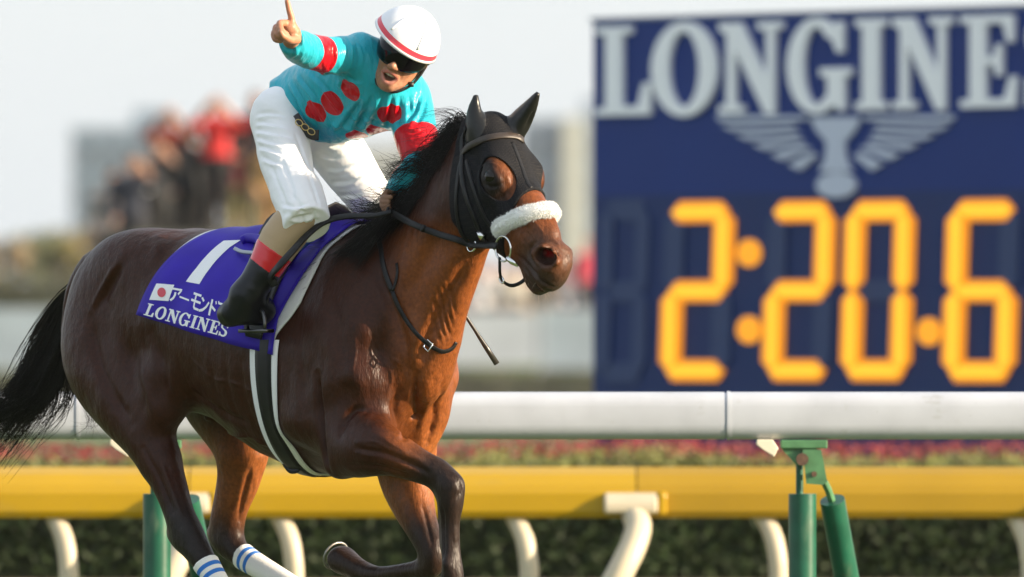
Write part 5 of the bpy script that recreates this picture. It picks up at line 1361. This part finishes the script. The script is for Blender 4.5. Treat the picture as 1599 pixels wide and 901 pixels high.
def hand_right(f):
    P = lambda u, v, Y: W(u, v, Y)
    f.chain([(WR, .027), (P(456, 54, -.83), .030, .026), (P(452, 44, -.845), .026, .024)], k=.015)
    f.chain([(P(456, 42, -.845), .0115), (P(455, 28, -.85), .0105), (P(451.5, 15, -.852), .0095), (P(448.5, 2, -.855), .008)], k=.008)
    for k_, q, r in ((0, [(448, 36, -.85), (437, 37, -.885), (439, 48, -.905), (446, 54, -.895)], .0115), (1, [(443, 40, -.84), (431, 43, -.87), (433, 54, -.895), (441, 59, -.89)], .0110), (2, [(439, 46, -.83), (428, 51, -.855), (430, 61, -.875), (438, 63, -.875)], .0100)):
        f.chain([(P(*a), r) for a in q], k=.004)
    f.chain([(P(463, 62, -.84), .015), (P(452, 62, -.885), .0125), (P(442, 56, -.912), .010), (P(438, 50, -.918), .008)], k=.008)
def hand_left(f):
    P = lambda u, v, y: hw(H(u, v, y))
    f.chain([(WL, .027), (P(611, 311, -.02), .030, .024)], k=.015)
    for i, (u, v) in enumerate(((604, 305), (601, 312), (601, 319), (604, 325))):
        f.chain([(P(u + 8, v - 3, -.035), .010), (P(u - 3, v - 1, -.055), .0105), (P(u - 2, v + 3, -.08), .0095), (P(u + 6, v + 3, -.085), .008)], k=.004)
    f.chain([(P(614, 305, -.03), .012), (P(606, 300, -.06), .010), (P(601, 302, -.075), .008)], k=.006)
# ---- skin: one continuous figure
jf = Field((-.90, -1.02, 1.10), (-.20, .45, 2.31), .006)
jf.chain([(F3(0, -.07, -.02), .050), (W(600, 120, -.40), .06)], k=.03)
torso(jf); right_arm(jf); left_arm(jf); thighs(jf); pelvis(jf); calf(jf, KR, AR); calf(jf, KL, AL); foot(jf, AR, TR); foot(jf, AL, TL)
# the finer head and hands are polygonised at 2.5 mm and set into the coarse figure at the neck and wrists
def face(f):
    f.blob(F3(0, .025, -.012), (.076, .098, .098), fax, k=.01)
    f.blob(F3(0, -.045, .022), (.052, .070, .066), fax, k=.04)                 # face
    f.blob(F3(0, -.106, .060), (.024, .019, .023), fax, k=.03)                 # chin
    for s_ in (-1, 1):
        f.chain([(F3(s_ * .052, -.055, -.005), .016), (F3(s_ * .037, -.090, .030), .015), (F3(s_ * .012, -.104, .062), .014)], k=.03)   # jaw
        f.blob(F3(s_ * .043, -.024, .056), (.022, .015, .019), fax, k=.02)    # cheekbone
        f.blob(F3(s_ * .030, .016, .074), (.028, .010, .014), fax, k=.02)      # brow
        f.blob(F3(s_ * .013, -.038, .092), (.010, .008, .011), fax, k=.010)    # nostril wing
        f.chain([(F3(s_ * .018, -.036, .088), .004), (F3(s_ * .034, -.066, .074), .004)], k=.012, op='sub')   # smile fold
        f.blob(F3(s_ * .077, -.015, -.015), (.010, .030, .020), fax, k=.01)    # ear
        f.blob(F3(s_ * .009, -.043, .103), (.0035, .003, .006), fax, k=.004, op='sub')
    f.chain([(F3(0, .005, .082), .010), (F3(0, -.018, .094), .009), (F3(0, -.034, .106), .0115)], k=.014)      # nose
    f.blob(F3(0, -.062, .080), (.026, .012, .014), fax, k=.02)
    f.blob(F3(0, -.077, .088), (.024, .016, .026), fax, k=.006, op='sub')     # open mouth
    f.chain([(F3(-.026, -.070, .076), .005), (F3(-.010, -.060, .090), .0058), (F3(.010, -.060, .090), .0058), (F3(.026, -.070, .076), .005)], k=.006)   # upper lip
    f.chain([(F3(-.026, -.076, .076), .005), (F3(-.010, -.094, .084), .0068), (F3(.010, -.094, .084), .0068), (F3(.026, -.076, .076), .005)], k=.006)   # lower lip
    f.chain([(F3(0, -.06, -.02), .056), (W(600, 120, -.40), .06)], k=.03)
def skin_col(p):
    c = np.tile(np.array((.40, .185, .105)), (len(p), 1))
    def mx(f, col):
        nonlocal c
        f = np.clip(f, 0, 1)[:, None]; c = c * (1 - f) + np.array(col) * f
    mx(.8 * sstep(.010, .005, seg_dist(p, [F3(-.024, -.070, .082), F3(-.010, -.060, .094), F3(.010, -.060, .094), F3(.024, -.070, .082)])), (.48, .15, .12))
    mx(.8 * sstep(.011, .006, seg_dist(p, [F3(-.024, -.076, .082), F3(-.010, -.094, .090), F3(.010, -.094, .090), F3(.024, -.076, .082)])), (.50, .17, .14))
    mx(sstep(.018, .010, seg_dist(p, [F3(-.010, -.074, .068), F3(.010, -.074, .068)])), (.06, .012, .010))
    mx(.35 * sstep(.035, .010, seg_dist(p, [F3(0, -.034, .108)])), (.46, .16, .10))
    mx(.35 * sstep(.030, .012, seg_dist(p, [F3(-.046, -.03, .06)])) + .35 * sstep(.030, .012, seg_dist(p, [F3(.046, -.03, .06)])), (.44, .15, .09))
    mx(.4 * sstep(.045, .02, seg_dist(p, [F3(-.03, -.10, .06), F3(.03, -.10, .06)])), (.36, .20, .14))
    mx(.45 * sstep(.03, .012, seg_dist(p, [W(448.5, 2, -.855), W(455, 24, -.85)])), (.62, .22, .13))
    mx(.35 * sstep(.016, .008, seg_dist(p, [W(437, 37, -.885), W(431, 43, -.87), W(428, 51, -.855)])), (.55, .20, .15))
    return c
m_skin = mat('skin', rough=.48, attr='tint', sss=.08, noise=(70, .80, 1.16), bump=(190, .4, .0015))
def skin_parts(fields):
    PP, QQ, n = [], [], 0
    for f in fields:
        p, q = f.polygonise(2); PP.append(p); QQ.append(q + n); n += len(p)
    return np.concatenate(PP), np.concatenate(QQ)
ff = Field(F3(0, -.01, 0) - Vector((.15, .15, .17)), F3(0, 0, 0) + Vector((.15, .15, .17)), .0028); face(ff)
fh = Field((W(428, 0, 0).x - .05, -.97, 2.03), (W(470, 0, 0).x + .03, -.74, 2.32), .0026); hand_right(fh)
sv, sq = skin_parts((jf, ff, fh)); me = mesh_np('body', sv - jb, sq); set_color(me, skin_col(sv)); sk = link('body', me, m_skin, jk)
fh = Field(hw(H(607, 312, -.03)) - Vector((.1, .1, .08)), hw(H(607, 312, -.03)) + Vector((.1, .1, .08)), .003); hand_left(fh)
m_glove = mat('glove_tan', (.22, .11, .06), rough=.6); jlink('glove', fh, m_glove, jk)
b = MB(); tq = [(-.018, .074), (-.009, .080), (0, .082), (.009, .080), (.018, .074)]
for (a, f0), (c, f1) in zip(tq, tq[1:]):
    b.add([F3(a + .0006, -.066, f0), F3(c - .0006, -.066, f1), F3(c - .0006, -.0735, f1), F3(a + .0006, -.0735, f0), F3(a, -.066, f0 - .006), F3(c, -.066, f1 - .006), F3(c, -.0735, f1 - .006), F3(a, -.0735, f0 - .006)],
          [(0, 1, 2, 3), (7, 6, 5, 4), (0, 4, 5, 1), (2, 6, 7, 3)])
for k_ in range(len(b.v)): b.v[k_] = tuple(Vector(b.v[k_]) - JB)
b.build('teeth', mat('teeth', (.75, .70, .60), rough=.25), sk)
def jb_build(b, name, m, parent=jk, **kw):
    b.v = [tuple(Vector(p) - JB) for p in b.v]; return b.build(name, m, parent, **kw)
# ---- cloth folds: push the surface along its normal with stretched noise
from mathutils import noise as mnoise
def folds(amp, scale, axis, stretch=5., seed=0.):
    ax = Vector(axis).normalized(); o1 = ax.orthogonal().normalized(); o2 = ax.cross(o1)
    def post(p, f):
        n = f.normal(p); d = np.empty(len(p), np.float32)
        a = p @ np.array(ax) * scale; b_ = p @ np.array(o1) * scale / stretch; c = p @ np.array(o2) * scale / stretch
        for i in range(len(p)):
            q = Vector((a[i] + seed, b_[i], c[i])); v = mnoise.noise(q); w_ = mnoise.noise(q * 2.1 + Vector((7, 3, 1)))
            d[i] = (1 - abs(v) * 2.2) * .7 + w_ * .5
        return p + n * (d * amp)[:, None]
    return post
# ---- silks
m_silk = mat('turquoise_silk', (.03, .47, .52), rough=.30, spec=.22)
fs = Field((-.80, -.86, 1.56), (-.22, .12, 2.26), .005)
torso(fs, .016)
fs.a[:] = fs.a
right_arm(fs, .008, .006); left_arm(fs, .010, .006)
fs.chain([(W(472, 186, -.10), .05), (W(545, 182, -.22), .06), (W(600, 174, -.34), .05)], k=.05)
# hem line along the belt, open cuffs
fs.cut(W(452, 165, -.07), Vector((-.80, .45, -.42)))
wd_ = (WR - ER).normalized(); fs.cut(WR - wd_ * .012, wd_)
def wdir(u, v): return Vector(((u - UC) / FPX, 1, -(v - VH) / FPX)).normalized()
def crease_set(p, q, f, L, gain=1.):
    n = f.normal(p); bv = BVHTree.FromPolygons([tuple(x) for x in p.tolist()], q.tolist()); p = p.copy()
    for ln, w_, d_ in L: press(p, n, bv, CAMP, wdir, ln, w_, d_ * gain)
    return p
SILK_F = []
for k_, (a, b_, c) in enumerate([((606, 150), (602, 172), (596, 196)), ((618, 152), (617, 172), (616, 194)), ((590, 152), (580, 178), (566, 204)), ((574, 150), (560, 178), (544, 206)), ((634, 152), (634, 170), (630, 190)), ((648, 150), (642, 172), (632, 190)), ((660, 150), (652, 176), (640, 196)),
        ((556, 158), (538, 182), (520, 204)), ((452, 128), (468, 158), (490, 196)), ((462, 118), (486, 150), (512, 196)), ((478, 112), (506, 140), (536, 176)), ((500, 112), (530, 132), (560, 150)), ((446, 136), (456, 164), (470, 186)), ((520, 112), (545, 124), (572, 134)), ((540, 176), (560, 186), (585, 188)), ((510, 190), (540, 200), (575, 202))]):
    SILK_F += [([a, b_, c], .009, .011), ([(a[0] + 7, a[1] + 2), (b_[0] + 7, b_[1] + 2), (c[0] + 7, c[1] + 1)], .007, -.010)]
for a, b_, c in [((552, 62), (560, 84), (558, 108)), ((540, 60), (545, 82), (541, 106)), ((492, 56), (500, 80), (492, 102)), ((478, 54), (485, 76), (476, 98)), ((466, 58), (470, 74), (462, 92)), ((452, 66), (458, 78), (454, 88)), ((512, 58), (520, 80), (514, 106)), ((634, 204), (646, 208), (660, 206)), ((632, 196), (646, 200), (662, 196)), ((638, 222), (650, 226), (662, 222)), ((640, 240), (652, 243), (662, 240))]:
    SILK_F += [([a, b_, c], .0055, -.006), ([(a[0] + 5, a[1] + 4), (b_[0] + 5, b_[1] + 3), (c[0] + 5, c[1] + 1)], .005, .005)]
def silk_post(p, f):
    global fs_q
    p = folds(.006, 14, (.9, .2, .45), 5, 3)(p, f)
    return crease_set(p, fs_q, f, SILK_F, .72)
so = None; fs_p, fs_q = fs.polygonise(2); svp = silk_post(fs_p, fs); svq = fs_q
sme = mesh_np('silks', svp - jb, svq); ra_ = sme.attributes.new('rest', 'FLOAT_VECTOR', 'POINT'); ra_.data.foreach_set('vector', (fs_p - jb).astype(np.float32).ravel()); so = link('silks', sme, m_silk, jk)
svp = fs_p
silkb = BVHTree.FromPolygons([tuple(x) for x in svp.tolist()], svq.tolist())
def silk_hit(u, v):
    d = Vector(((u - UC) / FPX, 1, -(v - VH) / FPX)).normalized(); h = silkb.ray_cast(CAMP, d)
    return h[0]
t = m_silk.node_tree; bsdf = t.nodes['Principled BSDF']; tc = t.nodes.new('ShaderNodeTexCoord'); rest = t.nodes.new('ShaderNodeAttribute'); rest.attribute_name = 'rest'
def vnode(op, a, bvec):
    n = t.nodes.new('ShaderNodeVectorMath'); n.operation = op; t.links.new(a, n.inputs[0]); n.inputs[1].default_value = bvec; return n
def mnode(op, a, b_=None, val=None):
    n = t.nodes.new('ShaderNodeMath'); n.operation = op; t.links.new(a, n.inputs[0])
    if b_ is not None: t.links.new(b_, n.inputs[1])
    elif val is not None: n.inputs[1].default_value = val
    return n.outputs[0]
mask = None
spots = [(546, 141, .040), (518, 162, .043), (493, 174, .041), (608, 176, .040), (590, 203, .038), (557, 212, .036), (574, 50, .036), (668, 120, .03)]
for u, v, r in spots:
    p = silk_hit(u, v)
    if p is None:
        q = W(u, v, -.3); h = silkb.find_nearest(q); p = h[0]
    n = vnode('DISTANCE', rest.outputs['Vector'], tuple(p - JB)); m_ = mnode('LESS_THAN', n.outputs['Value'], val=r)
    mask = m_ if mask is None else mnode('MAXIMUM', mask, m_)
def band(p0, p1, a, c, near, rad):
    """red sleeve band between fractions a and c of the upper arm"""
    global mask
    d = (p1 - p0); L = d.length; d = d.normalized(); n = vnode('SUBTRACT', rest.outputs['Vector'], tuple(p0 - JB)); k_ = vnode('DOT_PRODUCT', n.outputs[0], tuple(d))
    m_ = mnode('MULTIPLY', mnode('GREATER_THAN', k_.outputs['Value'], val=a * L), mnode('LESS_THAN', k_.outputs['Value'], val=c * L))
    dd = vnode('DISTANCE', rest.outputs['Vector'], tuple(near - JB)); m_ = mnode('MULTIPLY', m_, mnode('LESS_THAN', dd.outputs['Value'], val=rad))
    mask = mnode('MAXIMUM', mask, m_)
band(SR, ER, .66, .96, SR * .2 + ER * .8, .13)
band(SL, EL, .56, .97, SL * .25 + EL * .75, .125)
mix = t.nodes.new('ShaderNodeMix'); mix.data_type = 'RGBA'; mix.inputs[6].default_value = (.022, .37, .475, 1); mix.inputs[7].default_value = (.50, .006, .014, 1)
t.links.new(mask, mix.inputs[0]); t.links.new(mix.outputs[2], bsdf.inputs['Base Color'])
nz = t.nodes.new('ShaderNodeTexNoise'); nz.inputs['Scale'].default_value = 26; nz.inputs['Detail'].default_value = 4; mp = t.nodes.new('ShaderNodeMapping'); mp.inputs['Scale'].default_value = (1, .5, .35)
mp.inputs['Rotation'].default_value = (0, .6, .3)
t.links.new(tc.outputs['Object'], mp.inputs[0]); t.links.new(mp.outputs[0], nz.inputs['Vector']); bp = t.nodes.new('ShaderNodeBump'); bp.inputs['Strength'].default_value = .8; bp.inputs['Distance'].default_value = .018
t.links.new(nz.outputs['Fac'], bp.inputs['Height']); t.links.new(bp.outputs[0], bsdf.inputs['Normal'])
# ---- breeches
m_breech = mat('white_breeches', (.87, .87, .89), rough=.55, spec=.3, bump=(45, .4, .005))
fb = Field((-.92, -.62, 1.45), (-.30, .20, 2.12), .005)
thighs(fb, .012); pelvis(fb, .012); fb.chain([(W(452, 176, -.08), .085), (W(500, 188, -.13), .07), (W(555, 205, -.2), .03)], k=.04)
kd = (KR - HR).normalized(); fb.cut(KR + kd * .062, kd); kd2 = (KL - HL_).normalized(); fb.cut(KL + kd2 * .05, kd2)
BR_F = []
for a, b_, c in [((400, 190), (420, 192), (445, 200)), ((399, 202), (420, 206), (450, 214)), ((400, 214), (418, 220), (440, 226)), ((403, 228), (418, 232), (436, 240)), ((408, 244), (420, 250), (436, 256)), ((402, 178), (422, 176), (440, 180)),
        ((462, 210), (474, 240), (488, 270)), ((470, 230), (484, 275), (498, 320)), ((440, 250), (456, 290), (470, 330)), ((424, 262), (440, 300), (452, 335)), ((480, 300), (490, 330), (492, 352)), ((455, 300), (470, 330), (476, 350)),
        ((505, 225), (525, 228), (550, 222)), ((500, 240), (520, 246), (548, 240)), ((510, 262), (530, 262), (560, 250)), ((520, 285), (545, 282), (572, 270)), ((530, 305), (552, 304), (584, 296)), ((440, 318), (458, 322), (480, 318)), ((444, 334), (464, 340), (492, 334)), ((540, 322), (560, 322), (592, 316))]:
    BR_F += [([a, b_, c], .007, -.0065), ([(a[0] + 3, a[1] + 6), (b_[0] + 3, b_[1] + 6), (c[0] + 3, c[1] + 5)], .006, .005)]
fb.chain([(KR - kd * .09, .076), (KR + kd * .045, .077)], k=.03); fb.cut(KR + kd * .062, kd); fb_p, fb_q = fb.polygonise(2); fb_p = crease_set(folds(.003, 16, (.6, .2, 1), 5, 5)(fb_p, fb), fb_q, fb, BR_F)
link('breeches', mesh_np('breeches', fb_p - jb, fb_q), m_breech, jk)
m_belt = mat('belt', (.02, .018, .02), rough=.5); m_gold = mat('gold_print', (.62, .46, .16), rough=.4)
b = MB(); q = [W(460, 181, -.262), W(467, 193, -.272), W(477, 203, -.278), W(488, 210, -.280), W(498, 211, -.280)]
D = dense(q, .006); ribbon(b, D, [Vector((-.2, -1, -.1)).normalized()] * len(D), .034, .006); belt = jb_build(b, 'belt', m_belt, smooth=True)
b = MB()
for k_ in range(3):
    c_ = W(467 + 9.5 * k_, 191.5 + 7.0 * k_, -.284 - .004 * k_)
    b.tube([c_ + Vector((math.cos(a) * .011 + .004 * math.sin(a), 0, math.sin(a) * .0085 - .006 * math.cos(a))) for a in [R(30 * i) for i in range(13)]], .0018, 5, cap=False)
jb_build(b, 'belt_pattern', m_gold, belt, smooth=True)
# ---- stocking, boots
m_stock = mat('tan_stocking', (.42, .30, .18), rough=.65, sheen=.1, bump=(150, .25, .002))
f5 = Field(tuple(Vector((min(KR.x, AR.x) - .14, min(KR.y, AR.y) - .16, AR.z - .14))), tuple(Vector((KR.x + .12, max(KR.y, AR.y) + .14, KR.z + .14))), .004)
cd = (AR - KR).normalized(); Lc = (AR - KR).length
calf(f5, KR, AR, .011); f5.cut(KR + cd * Lc * .60, cd); jlink('stocking', f5, m_stock)
m_boot = mat('black_patent_boot', (.008, .009, .012), rough=.30, spec=.30)
m_rtop = mat('red_boot_top', (.60, .012, .022), rough=.25, spec=.5, coat=.3)
f6 = Field(f5.lo, f5.lo + f5.h * (f5.n - 1) , .004); calf(f6, KR, AR, .012); f6.cut(KR + cd * Lc * .46, -cd); f6.cut(KR + cd * Lc * .70, cd); jlink('boot_top', f6, m_rtop)
f7 = Field(tuple(Vector((min(TR.x, AR.x) - .10, min(TR.y, AR.y) - .12, AR.z - .16))), tuple(Vector((KR.x + .10, KR.y + .16, KR.z + .06))), .004)
calf(f7, KR, AR, .013); foot(f7, AR, TR, .010); f7.cut(KR + cd * Lc * .66, -cd)
jlink('boot', f7, m_boot, post=lambda p, f: folds(.0018, 22, cd, 2.2, 4)(p, f))
for nm, m_, a, c, infl in (('stocking', m_stock, -.2, .6, .006), ('boot', m_boot, .6, 1.3, .013)):
    f8 = Field((KL.x - .2, min(KL.y, AL.y) - .2, AL.z - .14), (max(KL.x, AL.x) + .22, max(KL.y, AL.y) + .2, KL.z + .1), .006); cd2 = (AL - KL).normalized(); calf(f8, KL, AL, infl)
    if nm == 'boot': foot(f8, AL, TL, .01); f8.cut(KL + (AL - KL) * .6, -cd2)
    else: f8.cut(KL + (AL - KL) * .62, cd2)
    jlink(nm, f8, m_)
# ---- helmet
hu = (HUp + Hl * .20 + Hf * .05).normalized(); hfw_ = (Hf - hu * Hf.dot(hu)).normalized(); hle = hu.cross(hfw_)
hcn = F3(-.010, .042, -.012)
def HM(l, u, f): return hcn + hle * l + hu * u + hfw_ * f
m_helm = mat('white_helmet', rough=.32, spec=.5, bump=(9, .22, .02))
t = m_helm.node_tree; at_ = t.nodes.new('ShaderNodeAttribute'); at_.attribute_name = 'lvl'; rp = t.nodes.new('ShaderNodeValToRGB'); rp.color_ramp.interpolation = 'CONSTANT'
el = rp.color_ramp.elements; wv = (.74, .75, .78, 1); el[0].position = 0; el[0].color = wv; el[1].position = .075; el[1].color = (.62, .05, .08, 1); e_ = el.new(.215); e_.color = wv
t.links.new(at_.outputs['Fac'], rp.inputs[0]); t.links.new(rp.outputs[0], t.nodes['Principled BSDF'].inputs['Base Color'])
V = []; Q = []; nu, nv = 64, 30
def helm_pt(ph, th, r=1.):
    z = math.sin(th); c_ = math.cos(th); f = math.cos(ph) * c_; l = math.sin(ph) * c_
    rad = r * (1 + .035 * math.cos(th) ** 6 * (1 if True else 0)); lip = .004 * max(0, 1 - th / .12)
    return HM(l * (.108 * rad + lip), z * .116 * r - .012, f * (.124 * rad + lip * 1.3))
for j in range(nv + 1):
    th = math.pi / 2 * (j / nv)
    for i in range(nu): V.append(helm_pt(2 * math.pi * i / nu, th))
for j in range(nv):
    for i in range(nu): Q.append((j * nu + i, j * nu + (i + 1) % nu, (j + 1) * nu + (i + 1) % nu, (j + 1) * nu + i))
nO = len(V)
for j in range(0, nv + 1, 3):
    th = math.pi / 2 * (j / nv)
    for i in range(nu): V.append(helm_pt(2 * math.pi * i / nu, th, .90))
m_ = nv // 3
for j in range(m_):
    for i in range(nu): Q.append((nO + (j + 1) * nu + i, nO + (j + 1) * nu + (i + 1) % nu, nO + j * nu + (i + 1) % nu, nO + j * nu + i))
for i in range(nu): Q.append((i, nO + i, nO + (i + 1) % nu, (i + 1) % nu))
nout = nv * nu
me = mesh_np('helmet', np.array([tuple(v - JB) for v in V]), Q)
al = me.attributes.new('lvl', 'FLOAT', 'POINT'); al.data.foreach_set('value', np.array([max(0, (v - hcn).dot(hu) + .012) / .116 for v in V], np.float32))
helm = link('helmet', me, [m_helm, mat('helmet_liner', (.012, .012, .012), rough=.9)], jk)
if len(me.polygons) == len(Q): me.polygons.foreach_set('material_index', [0 if i_ < nout else 1 for i_ in range(len(Q))])
m_seam = mat('seam_white', (.74, .74, .77), rough=.5)
for ph0 in (-.5, .55):
    b = MB(); b.tube([helm_pt(ph0 if k_ < 10 else ph0, R(18) + R(66) * k_ / 18, 1.003) for k_ in range(19)], .0042, 8); jb_build(b, 'seam', m_seam, helm, smooth=True)
# ---- goggles, strap, chin strap
m_gog = mat('goggle_lens', (.003, .003, .004), rough=.10, spec=.18)
m_blk = mat('black_strap', (.010, .010, .011), rough=.5)
b = MB(); n, m = 24, 8; vs = []
for i in range(n + 1):
    a = R(-78 + 156 * i / n)
    for j in range(m + 1):
        e = j / m; top = .034; bot = -.040 + .020 * math.exp(-(a / .15) ** 2) + .012 * (abs(a) / 1.3) ** 2
        u = top + (bot - top) * e; bul = .007 * math.sin(math.pi * e)
        vs.append(F3(math.sin(a) * (.083 + bul), u, math.cos(a) * (.108 + bul) - .004))
b.add(vs, [(i * (m + 1) + j, i * (m + 1) + j + 1, (i + 1) * (m + 1) + j + 1, (i + 1) * (m + 1) + j) for i in range(n) for j in range(m)])
gg = jb_build(b, 'goggles', m_gog, smooth=True); md = gg.modifiers.new('thick', 'SOLIDIFY'); md.thickness = .004
b = MB()
for s_ in (-1, 1):
    D = dense([F3(s_ * .080, .02, .02), F3(s_ * .084, .005, -.02), F3(s_ * .078, .0, -.06)], .01); ribbon(b, D, [Hl * s_] * len(D), .034, .006)
jb_build(b, 'goggle_strap', m_blk, smooth=True)
b = MB()
for s_ in (-1, 1):
    D = dense([F3(s_ * .083, .02, .0), F3(s_ * .079, -.04, .005), F3(s_ * .066, -.085, .022), F3(s_ * .035, -.118, .048), F3(0, -.124, .060)], .008); ribbon(b, D, [Hl * s_ * .9 + Hf * .3 - HUp * .2] * len(D), .014, .005)
D = dense([F3(.083, .0, -.03), F3(.078, -.05, .0), F3(.070, -.078, .018)], .008); ribbon(b, D, [Hl] * len(D), .012, .004)
c_ = F3(.068, -.082, .026); b.box(c_, (.018, .012, .016))
jb_build(b, 'chin_strap', m_blk, smooth=True)
b = MB()
f9 = Field(F3(0, 0, 0) - Vector((.16, .16, .16)), F3(0, 0, 0) + Vector((.16, .16, .16)), .004)
f9.blob(F3(0, .020, -.020), (.085, .105, .098), fax, k=.0); f9.cut(F3(0, 0, .040), Hf - HUp * .15); f9.cut(F3(0, -.055, 0), -HUp)
jlink('skull_cap', f9, m_blk)
# ---- whip, held with the reins in the far hand
wh = thing('riding_whip', 'thin black riding whip held slanting behind the horse neck', 'whip', hw(H(740, 512, .30)))
m_whip = mat('whip_black', (.03, .028, .025), rough=.3, spec=.5)
b = MB(); a_, d_ = hw(H(606, 308, .02)), hw(H(776, 568, .34)); pts = [a_ + (d_ - a_) * k_ / 10 for k_ in range(11)]
b.v = []; b.tube([p - wh.location for p in pts], [.006] * 9 + [.009, .010], 8); b.build('shaft', m_whip, wh, True)
# ================================================================== AIR
hz_ = MB(); top = 60.0
hz_.box((0, 1000, top / 2 - .5), (1400, 2100, top + 1.0))
m_air = bpy.data.materials.new('air'); m_air.use_nodes = True; t = m_air.node_tree; t.nodes.remove(t.nodes['Principled BSDF'])
pv = t.nodes.new('ShaderNodeVolumePrincipled'); pv.inputs['Color'].default_value = (.93, .96, 1, 1); pv.inputs['Density'].default_value = .00009; pv.inputs['Anisotropy'].default_value = .2
t.links.new(pv.outputs[0], t.nodes['Material Output'].inputs['Volume'])
hzo = hz_.build('haze', m_air); hzo['kind'] = 'stuff'
